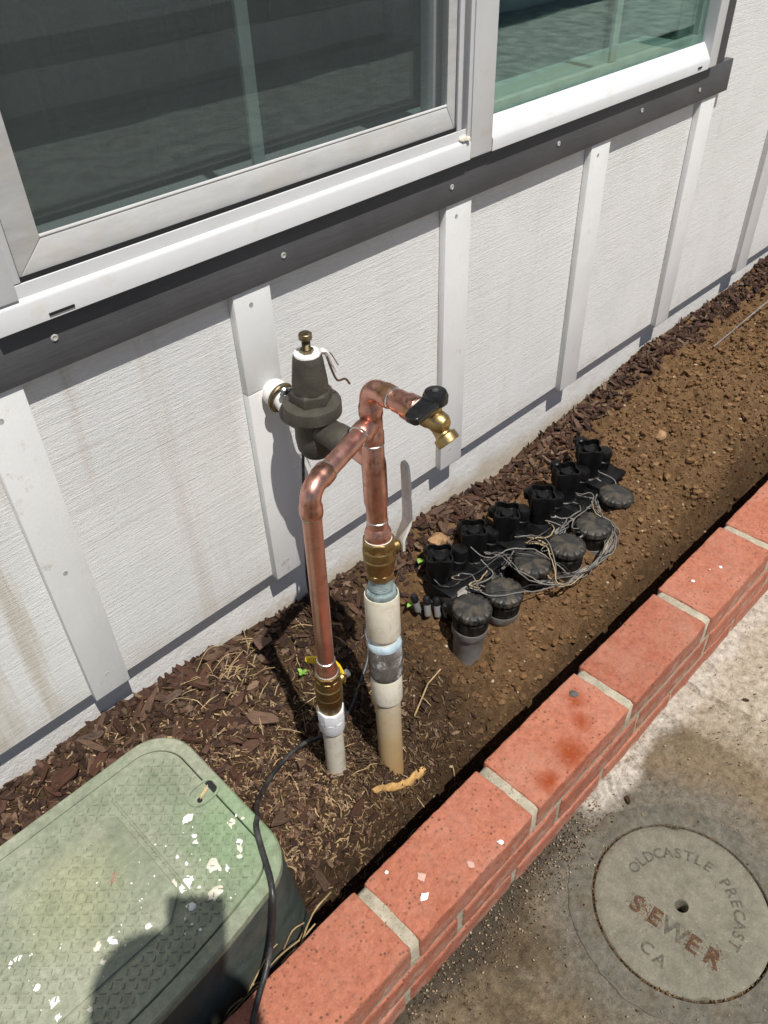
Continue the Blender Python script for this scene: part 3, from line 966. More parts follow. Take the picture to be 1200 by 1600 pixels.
spart('spacer', MB().box(MR, -0.0018, 0.931, FR - 0.034, 0.0118, 0.9465), 'spacer_bar', wr_, bevel=0.001)  # spacer bar tinted green to paint the reflection along the glass foot
spart('spacer', MB().box(FR - 0.050, -0.0018, 0.947, FR - 0.034, 0.0118, 2.15), 'spacer_bar', wr_, bevel=0.001)
spart('grille_bar', MB().box(1.414, 0.002, 0.947, 1.4335, 0.008, 2.14), 'spacer_bar', wr_, bevel=0.001)
spart('grille_bar', MB().box(MR, 0.0025, 1.53, FR - 0.05, 0.0075, 1.548), 'spacer_bar', wr_, bevel=0.001)
spart('inner_sill', MB().box(MR, 0.0155, 0.905, FR - 0.034, 0.12, 0.931), 'vinyl', wr_, bevel=0.002)

# room behind the glass
room = sub('room', house)
spart('carpet', MB().box(-1.4, 0.21, 0.40, 4.4, 3.4, 0.42), 'carpet', room, smooth=0)
spart('inner_wall', MB().box(-1.4, 3.4, 0.42, 4.4, 3.46, 2.7), 'room_wall', room, smooth=0)
spart('inner_wall', MB().box(-1.46, 0.21, 0.42, -1.4, 3.4, 2.7), 'room_wall', room, smooth=0)
spart('inner_wall', MB().box(4.4, 0.21, 0.42, 4.46, 3.4, 2.7), 'room_wall', room, smooth=0)
spart('ceiling', MB().box(-1.4, 0.21, 2.7, 4.4, 3.4, 2.76), 'room_wall', room, smooth=0)
spart('inner_wall', MB().box(-1.4, 0.06, 0.42, 0.24, 0.2, 2.7), 'room_wall', room, smooth=0)
spart('inner_wall', MB().box(1.78, 0.06, 0.42, 4.4, 0.2, 2.7), 'room_wall', room, smooth=0)
spart('inner_wall', MB().box(0.24, 0.06, 0.42, 1.78, 0.2, 0.90), 'room_wall', room, smooth=0)
spart('inner_wall', MB().box(0.24, 0.06, 2.2, 1.78, 0.2, 2.7), 'room_wall', room, smooth=0)
spart('skirting', MB().box(-1.4, 3.38, 0.42, 4.4, 3.399, 0.54), 'room_trim', room, smooth=0)
for dx in (1.5, 2.25, 3.3):
    spart('door_panel', MB().box(dx, 3.36, 0.44, dx + 0.7, 3.379, 2.45), 'room_wall', room, bevel=0.01)
spart('cabinet', MB().box(-0.6, 1.5, 0.421, 1.35, 1.9, 0.98), 'room_trim', room, bevel=0.01)
spart('cabinet_top', MB().box(-0.62, 1.47, 0.981, 1.37, 1.92, 1.01), 'room_wall', room, bevel=0.004)

# ================================================================== LOW BRICK WALL
bw = empty('brick_planter_wall', (0.6, -0.5, 0.0))
tag(bw, 'low red brick planter wall with pale mortar joints beside the concrete walkway', 'brick wall')
BY0, BY1 = -0.556, -0.4465


def brick_mesh(L, D, H, seed):
    """rounded, slightly uneven brick centred on its base"""
    nx, ny, nz = 26, 11, 6
    r = 0.0035
    m = MB()

    def pt(u, v, w):
        p = Vector(((u - 0.5) * L, (v - 0.5) * D, (w - 0.5) * H))
        c = Vector((max(-L / 2 + r, min(L / 2 - r, p.x)), max(-D / 2 + r, min(D / 2 - r, p.y)), max(-H / 2 + r, min(H / 2 - r, p.z))))
        d = p - c
        if d.length > 1e-9:
            p = c + d.normalized() * r
        nv = mnoise.noise_vector(p * 38 + Vector((seed * 3.1, seed, 0))) * 0.0013 + mnoise.noise_vector(p * 120 + Vector((seed, 0, 5))) * 0.0010
        return p + nv

    def axis(n, l):
        a = [0, r / l * 0.35, r / l] + [r / l + (1 - 2 * r / l) * k / (n - 1) for k in range(1, n - 1)] + [1 - r / l, 1 - r / l * 0.35, 1]
        return a
    ax, ay, az = axis(nx, L), axis(ny, D), axis(nz, H)

    def face(fn, A, B):
        vs = [fn(a, b) for a in A for b in B]
        nb = len(B)
        fs = [(i * nb + j, (i + 1) * nb + j, (i + 1) * nb + j + 1, i * nb + j + 1) for i in range(len(A) - 1) for j in range(nb - 1)]
        m.add(vs, fs)
    face(lambda a, b: pt(a, b, 1), ax, ay)
    face(lambda a, b: pt(a, 0, b), ax, az)
    face(lambda a, b: pt(a, 1, b), ax, az)
    face(lambda a, b: pt(0, a, b), ay, az)
    face(lambda a, b: pt(1, a, b), ay, az)
    me = bpy.data.meshes.new('brick')
    me.from_pydata(m.v, [], m.f)
    bm = bmesh.new()
    bm.from_mesh(me)
    bmesh.ops.remove_doubles(bm, verts=bm.verts, dist=1e-6)
    bmesh.ops.recalc_face_normals(bm, faces=bm.faces)
    bm.to_mesh(me)
    bm.free()
    me.shade_smooth()
    me.set_sharp_from_angle(angle=rad(50))
    me.materials.append(M['brick'])
    return me


BRICKS = [brick_mesh(1.0 * 0.242, 0.1085, 0.056, s) for s in range(6)]
top_j = [-0.72, -0.463, -0.205, 0.056, 0.316, 0.575, 0.833, 1.087, 1.344, 1.60, 1.857, 2.115, 2.37, 2.63]
mid_j = [-0.85, -0.60, -0.345, -0.09, 0.165, 0.41, 0.645, 0.874, 1.118, 1.37, 1.625, 1.88, 2.14, 2.39, 2.64]
low_j = [-0.72, -0.46, -0.20, 0.05, 0.30, 0.54, 0.78, 1.01, 1.25, 1.49, 1.74, 1.99, 2.25, 2.5, 2.75]
cnt = 0
for zc, joints, jw in ((0.1475, top_j, 0.0165), (0.0815, mid_j, 0.012), (0.0155, low_j, 0.012)):
    for a, b in zip(joints[:-1], joints[1:]):
        me = BRICKS[(cnt * 5 + 2) % 6]
        o = link('brick', me, bw)
        o.matrix_parent_inverse = Matrix.Identity(4)
        L = (b - a) - jw
        o.location = Vector(((a + b) / 2 + rng.uniform(-0.001, 0.001), (BY0 + BY1) / 2 + rng.uniform(-0.0012, 0.0012), zc + rng.uniform(-0.001, 0.001))) - bw.location
        o.rotation_euler = (rng.uniform(-0.006, 0.006), rng.uniform(-0.005, 0.005), rng.uniform(-0.006, 0.006) + (math.pi if cnt % 2 else 0))
        o.scale = (L / 0.242, 1, 1)
        if abs(a - 0.575) < 0.01 and zc > 0.14:
            o.data = me.copy()
            o.data.materials[0] = M['stained_brick']
            o.rotation_euler.z = 0.0
        cnt += 1


def mortar_core():
    m = MB()
    xs = np.arange(-0.72, 2.63, 0.012)
    vs = []
    prof = [(BY0 + 0.003, -0.02), (BY0 + 0.003, 0.05), (BY0 + 0.003, 0.115), (BY0 + 0.0035, 0.168), (BY0 + 0.010, 0.1718), (-0.50, 0.1722), (BY1 - 0.010, 0.1715), (BY1 - 0.0045, 0.167), (BY1 - 0.004, 0.08), (BY1 - 0.004, -0.02)]
    npf = len(prof)
    for x in xs:
        for y, z in prof:
            vs.append((x, y + 0.0016 * fbm(x, z, 30, 3, 3.0), z + 0.0016 * fbm(x, y, 40, 3, 8.0)))
    fs = [(i * npf + j, (i + 1) * npf + j, (i + 1) * npf + j + 1, i * npf + j + 1) for i in range(len(xs) - 1) for j in range(npf - 1)]
    return m.add(vs, fs)


part('mortar', mortar_core(), 'mortar', bw, smooth=60)


def splat(cx, cy, z, r, seed, spikes=9, h=0.0006, sq=1.0, ang=0.0):
    """a dried drop: rounded blot with a few thrown tails"""
    q = random.Random(seed)
    n = 72
    tails = [(q.uniform(0, 6.283), q.uniform(0.10, 0.55), q.uniform(0.16, 0.30)) for _ in range(q.randint(1, 4))] if r > 0.003 else []
    pts = []
    for k in range(n):
        a = 2 * math.pi * k / n
        rr = r * (0.95 + 0.20 * mnoise.noise(Vector((math.cos(a) * 1.6 + seed * 3.7, math.sin(a) * 1.6, seed))))
        for ta, tl, tw in tails:
            d = abs((a - ta + math.pi) % (2 * math.pi) - math.pi)
            rr += r * tl * math.exp(-(d / tw) ** 2)
        x, y = math.cos(a) * rr, math.sin(a) * rr * sq
        pts.append((cx + x * math.cos(ang) - y * math.sin(ang), cy + x * math.sin(ang) + y * math.cos(ang)))
    m = MB()
    vs = [(x, y, z) for x, y in pts] + [(cx + (x - cx) * 0.85, cy + (y - cy) * 0.85, z + h) for x, y in pts] + [(cx, cy, z + h * 1.3)]
    fs = [(i, (i + 1) % n, n + (i + 1) % n, n + i) for i in range(n)] + [(n + i, n + (i + 1) % n, 2 * n) for i in range(n)]
    return m.add(vs, fs)


for (x, y, r, mt) in ((0.3691, -0.5213, 0.0055, 'white_paint'), (0.3865, -0.5004, 0.0060, 'faint_paint'), (0.3572, -0.4611, 0.0030, 'white_paint'), (0.4468, -0.538, 0.0050, 'faint_paint'),
                      (0.5014, -0.5476, 0.0040, 'white_paint'), (0.7857, -0.4725, 0.0075, 'tar_spot'), (1.156, -0.4847, 0.0035, 'white_paint'), (1.2259, -0.5037, 0.0032, 'white_paint'), (1.205, -0.492, 0.0025, 'faint_paint')):
    part('paint_spot', splat(x, y, 0.1764, r, int(x * 1000)), mt, bw, smooth=60)
# ================================================================== SEWER COVER
sc = empty('sewer_cover', (LID[0], LID[1], 0.0))
tag(sc, 'round grey concrete sewer cover with stamped lettering set in the walkway', 'sewer cover')


def text_mesh(s, size, depth):
    cu = bpy.data.curves.new('txt', 'FONT')
    cu.body = s
    cu.size = size
    cu.align_x = 'CENTER'
    cu.align_y = 'CENTER'
    cu.extrude = depth
    cu.offset = size * 0.020
    cu.resolution_u = 3
    ob = bpy.data.objects.new('txt', cu)
    COL.objects.link(ob)
    dg = bpy.context.evaluated_depsgraph_get()
    me = bpy.data.meshes.new_from_object(ob.evaluated_get(dg))
    bpy.data.objects.remove(ob, do_unlink=True)
    bpy.data.curves.remove(cu)
    return me


def letter_at(s, size, x, y, ang, mat, name='letter', z=0.0044):
    me = text_mesh(s, size, 0.0006)
    bm = bmesh.new()
    bm.from_mesh(me)
    cxs = [v.co.x for v in bm.verts]
    cys = [v.co.y for v in bm.verts]
    ox, oy = (min(cxs) + max(cxs)) / 2, (min(cys) + max(cys)) / 2
    for v in bm.verts:
        v.co.x -= ox
        v.co.y -= oy
    bm.to_mesh(me)
    bm.free()
    me.materials.clear()
    me.materials.append(M[mat])
    return link(name, me, sc, loc=(x, y, z), rot=(0, 0, ang))


def cover_disc():
    n = 96
    prof = [(0.0, 0.0046), (0.0105, 0.0044), (0.045, 0.0044), (0.09, 0.0046), (0.120, 0.0046), (0.1285, 0.0040), (0.1308, 0.0018), (0.1312, -0.028)]
    vs, fs = [], []
    prof = prof[1:]
    ring0 = [(0.0085, -0.026), (0.0088, -0.004), (0.0098, 0.0028)]
    prof = ring0 + prof
    for r, z in prof:
        for k in range(n):
            a = 2 * math.pi * k / n
            rr = r
            # two lifting notches at the rim
            for na in (rad(35.4), rad(-136.7)):
                d = abs((a - na + math.pi) % (2 * math.pi) - math.pi)
                if r > 0.125:
                    rr -= 0.006 * math.exp(-(d / 0.045) ** 2)
            vs.append((math.cos(a) * rr, math.sin(a) * rr, z + (0.0006 * fbm(math.cos(a) * r * 40, math.sin(a) * r * 40, 1, 3) if 0.01 < r < 0.13 else 0)))
    for i in range(len(prof) - 1):
        for k in range(n):
            a, b = i * n + k, i * n + (k + 1) % n
            fs.append((a, b, b + n, a + n))
    fs.append(tuple(range(n)))
    return MB().add(vs, fs)


lpart('disc', cover_disc(), 'cover', sc, smooth=45)
lpart('pick_hole', MB().lathe([(0.0082, -0.0255), (0.0082, -0.025)], n=24), 'dark_gap', sc, smooth=0)
for s, a0, a1 in (('OLDCASTLE', 88.0, 0.5), ('PRECAST', -21.5, -88.5)):
    for k, ch in enumerate(s):
        a = rad(a0 + (a1 - a0) * k / (len(s) - 1))
        letter_at(ch, 0.0235, 0.0845 * math.cos(a), 0.0845 * math.sin(a), a - math.pi / 2, 'letter_concrete')
S0, S1 = Vector((-0.0445, 0.0505)), Vector((-0.036, -0.072))
sd = (S1 - S0).normalized()
for k, ch in enumerate('SEWER'):
    p = S0 + (S1 - S0) * (k / 4)
    letter_at(ch, 0.038, p.x, p.y, math.atan2(sd.y, sd.x), 'letter_debris' if ch != 'W' else 'letter_concrete')
letter_at('C', 0.026, -0.0905, 0.006, rad(-88), 'letter_concrete')
letter_at('A', 0.026, -0.0920, -0.017, rad(-88), 'letter_concrete')
# debris packed in the gap round the cover and in the letters
q = random.Random(3)
deb = MB()
for k in range(900):
    a = q.uniform(0, 2 * math.pi)
    r = q.gauss(0.1325, 0.0010)
    if q.random() < 0.35 and not (1.8 < a < 4.4):
        continue
    s = q.uniform(0.0008, 0.0026)
    c = Vector((math.cos(a) * r, math.sin(a) * r, q.uniform(-0.003, 0.0030)))
    deb.add([c + Vector((q.uniform(-s, s), q.uniform(-s, s), q.uniform(-s, s))) for _ in range(4)], [(0, 1, 2), (0, 2, 3), (0, 3, 1), (1, 3, 2)])
for k in range(520):
    t_ = q.choice((0, 0.05, 0.22, 0.27, 0.7, 0.76, 0.95, 1.02)) + q.gauss(0, 0.04)
    p = S0 + (S1 - S0) * t_ + Vector((q.gauss(0, 0.008), q.gauss(0, 0.004)))
    s = q.uniform(0.0008, 0.0024)
    c = Vector((p.x, p.y, 0.0052))
    deb.add([c + Vector((q.uniform(-s, s), q.uniform(-s, s), q.uniform(-s, s) * 0.5)) for _ in range(4)], [(0, 1, 2), (0, 2, 3), (0, 3, 1), (1, 3, 2)])
d_ = lpart('debris', deb, 'rust_debris', sc, smooth=0)
d_['kind'] = 'stuff'

# ================================================================== GREEN VALVE BOX
vb = empty('valve_box', (-0.03, -0.25, 0.09))
tag(vb, 'faded green plastic irrigation valve box with paint spatter on its lid', 'valve box')
ZT = 0.260


def box_outline(inset, flare=0.0, n=10):
    """rounded rectangle with bowed long sides; the right end is the one in the picture"""
    xl, xr = -0.32 + inset - flare, 0.263 - inset + flare
    yb = -0.0905 - inset + flare
    yfR, yfC = -0.386 + inset - flare, -0.425 + inset - flare
    R = 0.062 - inset * 0.6
    pts = []

    def front(x):
        u = (x - (-0.03)) / 0.295
        return yfC + (yfR - yfC) * u * u

    def back(x):
        u = (x - (-0.03)) / 0.295
        return yb - 0.004 - 0.012 * abs(u) * 0 + 0.004 * u
    cors = [(xr - R, back(xr - R) - R, 90, 0), (xr - R, front(xr - R) + R, 0, -90), (xl + R, front(xl + R) + R, -90, -180), (xl + R, back(xl + R) - R, 180, 90)]
    for ci, (cx, cy, a0, a1) in enumerate(cors):
        for k in range(n + 1):
            a = rad(a0 + (a1 - a0) * k / n)
            pts.append((cx + math.cos(a) * R, cy + math.sin(a) * R))
        if ci == 1:
            for k in range(1, 14):
                x = (xr - R) + ((xl + R) - (xr - R)) * k / 14
                pts.append((x, front(x)))
        if ci == 3:
            for k in range(1, 14):
                x = (xl + R) + ((xr - R) - (xl + R)) * k / 14
                pts.append((x, back(x)))
    return pts


def stack(outlines):
    m = MB()
    n = len(outlines[0][0])
    vs, fs = [], []
    for ol, z in outlines:
        vs += [(x, y, z) for x, y in ol]
    for i in range(len(outlines) - 1):
        for k in range(n):
            a, b = i * n + k, i * n + (k + 1) % n
            fs.append((a, b, b + n, a + n))
    return m.add(vs, fs)


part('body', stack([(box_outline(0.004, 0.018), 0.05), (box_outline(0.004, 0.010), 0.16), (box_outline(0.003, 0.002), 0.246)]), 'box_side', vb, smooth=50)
rim = stack([(box_outline(0.001, 0.001), 0.244), (box_outline(0.0), 0.2475), (box_outline(0.0), ZT - 0.0025), (box_outline(0.0025), ZT), (box_outline(0.0185), ZT), (box_outline(0.0195), ZT - 0.001), (box_outline(0.0198), ZT - 0.012)])
part('rim', rim, 'green', vb, smooth=40)
lo = box_outline(0.0212)
lid = stack([(lo, ZT - 0.012), (lo, ZT - 0.0012), (box_outline(0.0220), ZT + 0.0004)])
nn = len(lo)
lid.f.append(tuple(range(2 * nn, 3 * nn)))
lid_o = part('lid', lid, 'green', vb, smooth=40)
part('seat', MB().add([(x, y, ZT - 0.0115) for x, y in box_outline(0.015)], [tuple(range(len(lo)))]), 'dark_gap', vb, smooth=0)
# smooth raised pad in the middle of the lid
pad = MB().prism([(-0.24, -0.165), (0.095, -0.155), (0.128, -0.172), (0.130, -0.318), (0.100, -0.345), (-0.24, -0.35)], ZT + 0.0002, ZT + 0.0034)
part('pad', pad, 'green', vb, bevel=0.0012)
part('rib', MB().tube([(0.137, -0.150, ZT + 0.0005), (0.139, -0.352, ZT + 0.0005)], 0.0022, 8), 'green', vb)
# raised tread marks on the lid
q = random.Random(9)
tread = MB()
pt_in = box_outline(0.030)


def inside(x, y, poly):
    c = False
    j = len(poly) - 1
    for i in range(len(poly)):
        if (poly[i][1] > y) != (poly[j][1] > y) and x < (poly[j][0] - poly[i][0]) * (y - poly[i][1]) / (poly[j][1] - poly[i][1]) + poly[i][0]:
            c = not c
        j = i
    return c


for i in range(-32, 28):
    for j in range(-20, 12):
        x, y = i * 0.0105, -0.25 + j * 0.0105
        if not inside(x, y, pt_in):
            continue
        on_pad = -0.24 < x < 0.126 and -0.345 < y < -0.162
        if on_pad and (x > 0.085 or y < -0.325 or y > -0.185):
            continue
        z = ZT + (0.0034 if on_pad else 0.0004)
        if (x - 0.234) ** 2 + (y + 0.228) ** 2 < 0.026 ** 2:
            continue
        d = (1, 1) if (i + j) % 2 else (1, -1)
        h = 0.0018
        l_, w_ = 0.0038, 0.0014
        ux, uy = d[0] * 0.7071, d[1] * 0.7071
        vs = [(x + ux * l_ * a - uy * w_ * b, y + uy * l_ * a + ux * w_ * b, z) for a, b in ((-1, -1), (1, -1), (1, 1), (-1, 1))]
        vs += [(x + ux * l_ * 0.7 * a - uy * w_ * 0.5 * b, y + uy * l_ * 0.7 * a + ux * w_ * 0.5 * b, z + h) for a, b in ((-1, -1), (1, -1), (1, 1), (-1, 1))]
        tread.add(vs, [(4, 5, 6, 7), (0, 1, 5, 4), (1, 2, 6, 5), (2, 3, 7, 6), (3, 0, 4, 7)])
tr_o = part('tread_marks', tread, 'green', vb, smooth=0)
tr_o['kind'] = 'stuff'
# key slot with shadowed hole, bolt head, dry leaf in it
def leaf_blade():
    return MB().add([(0.222, -0.236, ZT + 0.004), (0.226, -0.231, ZT + 0.0055), (0.243, -0.224, ZT + 0.0045), (0.240, -0.229, ZT + 0.0035)], [(0, 1, 2, 3)])


key = MB()
kz = ZT + 0.0008
ring_o, ring_i = [], []
for k in range(28):
    a = 2 * math.pi * k / 28
    ring_o.append((0.2315 + 0.0235 * math.copysign(abs(math.cos(a)) ** 0.75, math.cos(a)), -0.2285 + 0.0165 * math.copysign(abs(math.sin(a)) ** 0.75, math.sin(a))))
    ring_i.append((0.2315 + 0.0200 * math.copysign(abs(math.cos(a)) ** 0.75, math.cos(a)), -0.2285 + 0.0135 * math.copysign(abs(math.sin(a)) ** 0.75, math.sin(a))))
vs = [(x, y, kz - 0.0008) for x, y in ring_o] + [(x, y, kz + 0.0022) for x, y in ring_o] + [(x, y, kz + 0.0022) for x, y in ring_i] + [(x, y, kz) for x, y in ring_i]
fs = [(r * 28 + k, r * 28 + (k + 1) % 28, (r + 1) * 28 + (k + 1) % 28, (r + 1) * 28 + k) for r in range(3) for k in range(28)]
key.add(vs, fs)
part('key_slot', key, 'green', vb, smooth=50)
part('slot_floor', MB().add([(x, y, ZT + 0.0007) for x, y in ring_i], [tuple(range(28))]), 'green', vb, smooth=0)
part('slot_opening', MB().box(0.2415, -0.2390, ZT + 0.0010, 0.2505, -0.2180, ZT + 0.0020), 'dark_gap', vb, bevel=0.0006)
part('slot_leaf', leaf_blade(), 'straw', vb, smooth=60)
part('slot_opening', MB().lathe([(0.0038, 0), (0.0038, 0.0010)], (0.2215, -0.2345, ZT + 0.0006), n=12), 'dark_gap', vb)
part('bolt', MB().lathe([(0.0078, 0), (0.0082, 0.002), (0.0062, 0.0026), (0.0056, 0.0012)], (0.0377, -0.2387, ZT + 0.0034), n=20), 'green', vb)
# paint spatter
SPL = [(0.1949, -0.2438, 0.0085, 'w'), (0.2341, -0.2924, 0.0052, 'c'), (0.2466, -0.2987, 0.003, 'c'), (0.243, -0.289, 0.0024, 'w'), (0.1866, -0.2721, 0.0036, 'w'), (0.1809, -0.2802, 0.0042, 'w'),
       (0.2182, -0.3302, 0.0055, 'c'), (0.2232, -0.3222, 0.0045, 'w'), (0.180, -0.3217, 0.0095, 'c'), (0.2112, -0.3379, 0.0048, 'c'), (0.141, -0.3174, 0.0115, 'w'), (0.1286, -0.307, 0.0070, 'c'),
       (0.1627, -0.3537, 0.0100, 'c'), (0.1898, -0.3403, 0.0045, 'w'), (0.1294, -0.3469, 0.0060, 'w'), (0.0215, -0.3054, 0.0060, 'c'), (0.0385, -0.3123, 0.0070, 'w'), (0.0781, -0.3295, 0.0042, 'w'),
       (0.0174, -0.3259, 0.0040, 'c'), (-0.0526, -0.2491, 0.0048, 'w'), (-0.0615, -0.2492, 0.0040, 'w'), (-0.0511, -0.2947, 0.0048, 'w'), (-0.0436, -0.3236, 0.0062, 'w'), (-0.019, -0.36, 0.0042, 'c'),
       (-0.0491, -0.3414, 0.0036, 'w'), (0.1158, -0.354, 0.0026, 'w'), (0.1174, -0.3655, 0.0022, 'w'), (0.1538, -0.2799, 0.0028, 'w'), (0.121, -0.3779, 0.0022, 'w'), (0.150, -0.334, 0.003, 'w'), (0.157, -0.296, 0.0035, 'w')]
for i, (x, y, r, c_) in enumerate(SPL):
    zz = ZT + (0.0036 if (-0.24 < x < 0.128 and -0.345 < y < -0.16) else 0.0008)
    part('paint_spot', splat(x, y, zz, r, i + 40, 7 + i % 4, 0.0009, 0.62 + 0.35 * ((i * 37) % 10) / 10, i * 1.3), 'white_paint' if c_ == 'w' else 'cream_paint', vb, smooth=60)
q = random.Random(21)
for i in range(46):
    x, y = q.uniform(-0.06, 0.24), q.uniform(-0.375, -0.23)
    if not inside(x, y, pt_in):
        continue
    zz = ZT + (0.0036 if (-0.24 < x < 0.128 and -0.345 < y < -0.16) else 0.0008)
    part('paint_spot', splat(x, y, zz, q.uniform(0.0006, 0.0017), i + 400, 4, 0.0006, q.uniform(0.5, 1), q.uniform(0, 3)), 'white_paint', vb, smooth=60)

# ================================================================== WATER RISER
wr = empty('water_riser', (0.545, -0.28, 0.06))
tag(wr, 'copper and PVC water riser with bronze pressure regulator, hose bib and two ball valves', 'water pipes')
CT, CB = Vector((0.59, -0.2214, 0.7536)), Vector((0.5428, -0.2838, 0.065))


def cz(z):
    return CB + (CT - CB) * ((z - CB.z) / (CT.z - CB.z))


CAX = (CT - CB).normalized()


def col_lathe(mb, prof, n=32):
    """prof: (radius, world z) along the leaning column"""
    z0 = prof[0][1]
    o = cz(z0)
    return mb.lathe([(r, (z - z0) / CAX.z) for r, z in prof], o, CAX, n)


def elbow(p0, pc, p1, r, n=10, nr=24, cup=0.0):
    """swept quarter bend from p0 round the corner pc to p1"""
    p0, pc, p1 = Vector(p0), Vector(pc), Vector(p1)
    pts = [(1 - t) ** 2 * p0 + 2 * t * (1 - t) * pc + t * t * p1 for t in [k / n for k in range(n + 1)]]
    return pts


def cup_bend(p0, pc, p1, r, lip=0.0012, cl=0.016):
    p0, pc, p1 = Vector(p0), Vector(pc), Vector(p1)
    d0, d1 = (pc - p0).normalized(), (p1 - pc).normalized()
    mid = elbow(p0, pc, p1, r)
    pts = [p0 - d0 * cl, p0 - d0 * (cl - 0.0015), p0 - d0 * 0.003, p0] + mid[1:-1] + [p1, p1 + d1 * 0.003, p1 + d1 * (cl - 0.0015), p1 + d1 * cl]
    rs = [r + lip * 0.6, r + lip, r + lip, r] + [r - 0.0002] * (len(mid) - 2) + [r, r + lip, r + lip, r + lip * 0.6]
    return MB().tube(pts, rs, 28)


# --- copper: column, tees, elbows
cu = sub('copper_pipe', wr)
spart('riser_tube', col_lathe(MB(), [(0.0132, 0.50), (0.0132, 0.735)]), 'copper', cu)
LE = Vector((0.4441, -0.2683, 0.7005))           # left corner
TE = cz(0.703)
HD = (TE - LE).normalized()
LD = Vector((0.0014, 0.0082, -0.35)).normalized()  # way down the left riser
r_cu = 0.0121
spart('elbow', cup_bend(cz(0.731), CT + Vector((0, 0, 0.0005)), CT + Vector((0, -0.024, 0)), 0.0140), 'copper_fit', cu)
# tee for the branch
tee = MB()
col_lathe(tee, [(0.0148, 0.674), (0.0156, 0.6755), (0.0156, 0.690), (0.0146, 0.692), (0.0146, 0.713), (0.0156, 0.715), (0.0156, 0.7265), (0.0148, 0.728)])
tee.lathe([(0.0135, 0.0), (0.0142, 0.014), (0.0148, 0.016), (0.0148, 0.030), (0.0138, 0.0315)], TE, -HD, 28)
spart('tee', tee, 'copper_fit', cu)
spart('branch_tube', MB().tube([TE - HD * 0.02, LE + HD * 0.02], r_cu, 28), 'copper', cu)
spart('elbow', cup_bend(LE + HD * 0.022, LE, LE + LD * 0.022, 0.0132), 'copper_fit', cu)
LB = LE + LD * ((0.7005 - 0.372) / -LD.z)
spart('riser_tube', MB().tube([LE + LD * 0.03, LB + LD * 0.004], r_cu, 28), 'copper', cu)
# column coupling below the regulator tee
coup = MB()
col_lathe(coup, [(0.0150, 0.5405), (0.0150, 0.552), (0.0146, 0.556), (0.0146, 0.575), (0.0158, 0.580), (0.0166, 0.584), (0.0166, 0.640), (0.0160, 0.646), (0.0148, 0.652), (0.0148, 0.672), (0.0140, 0.6735)])
PA = Vector((0.588, -0.100, 0.6455))
pc_ = cz(0.6455)
coup.tube([pc_, Vector((0.588, -0.190, 0.6455)), Vector((0.588, -0.168, 0.6455))], [0.0142, 0.0142, 0.0142], 28)
spart('coupling', coup, 'copper_fit', cu)
spart('adapter', col_lathe(MB(), [(0.0185, 0.5225), (0.0190, 0.524), (0.0190, 0.534), (0.0165, 0.5405), (0.0152, 0.543)], 32), 'copper_fit', cu)
# solder rings
sol = MB()
col_lathe(sol, [(0.0140, 0.6715), (0.0158, 0.6728), (0.0158, 0.6738), (0.0140, 0.6755)])
spart('solder_ring', sol, 'solder', cu)
spart('solder_ring', col_lathe(MB(), [(0.0140, 0.5515), (0.0156, 0.5525), (0.0156, 0.5540), (0.0140, 0.5555)]), 'solder', cu)
for p, d, r in ((TE - HD * 0.0320, HD, r_cu), (LE + HD * 0.0392, HD, r_cu), (LE + LD * 0.0388, LD, r_cu), (CT + Vector((0, -0.0415, 0)), Vector((0, -1, 0)), 0.0126)):
    spart('solder_ring', MB().lathe([(r - 0.001, -0.0022), (r + 0.0018, -0.0010), (r + 0.0016, 0.0010), (r - 0.001, 0.0024)], p, d, 28), 'solder', cu)
# hose bib arm
spart('bib_tube', MB().tube([CT + Vector((0, -0.03, 0)), CT + Vector((0, -0.066, 0))], 0.0126, 28), 'copper', cu)
spart('adapter', MB().lathe([(0.0128, 0.0), (0.0146, 0.002), (0.0146, 0.016), (0.0168, 0.019), (0.0172, 0.034), (0.0160, 0.0355)], CT + Vector((0, -0.047, 0)), (0, -1, 0), 28), 'copper_fit', cu)
# left riser lower adapter
la = LB
spart('adapter', MB().lathe([(0.0132, -0.016), (0.0138, -0.0145), (0.0138, -0.004), (0.0150, 0.0), (0.0156, 0.003), (0.0156, 0.012), (0.0140, 0.0135)], la, LD, 28), 'copper_fit', cu)
spart('solder_ring', MB().lathe([(0.0118, -0.0180), (0.0134, -0.0168), (0.0134, -0.0158), (0.0118, -0.0150)], la, LD, 28), 'solder', cu)

# --- pressure regulator
pr = sub('pressure_regulator', wr)
pr['label'] = 'dull bronze pressure regulator with bell shaped bonnet'
RX, RY, RZ = 0.588, -0.1065, 0.6455
bd = MB()
bd.lathe([(0.010, -0.052), (0.020, -0.049), (0.0265, -0.038), (0.0285, -0.020), (0.0275, 0.0), (0.0290, 0.012), (0.0310, 0.020)], (RX, RY, RZ), (0, 0, 1), 36)
bd.tube([(RX, -0.052, RZ), (RX, -0.056, RZ), (RX, -0.070, RZ), (RX, -0.140, RZ), (RX, -0.150, RZ), (RX, -0.1535, RZ), (RX, -0.175, RZ), (RX, -0.178, RZ)], [0.0185, 0.0205, 0.0205, 0.0195, 0.0195, 0.0205, 0.0205, 0.0185], 32)
spart('body', bd, 'bronze', pr, smooth=35)
spart('flange', MB().lathe([(0.030, 0.017), (0.0390, 0.0185), (0.0408, 0.0200), (0.0408, 0.0360), (0.0400, 0.0378), (0.0380, 0.0385), (0.026, 0.0410)], (RX, RY, RZ), (0, 0, 1), 48), 'bronze', pr, smooth=40)
spart('hex_base', MB().lathe([(0.0295, 0.0405), (0.0295, 0.0545), (0.0262, 0.0585)], (RX, RY, RZ), (0, 0, 1), 6), 'bronze', pr, smooth=20, bevel=0.001)
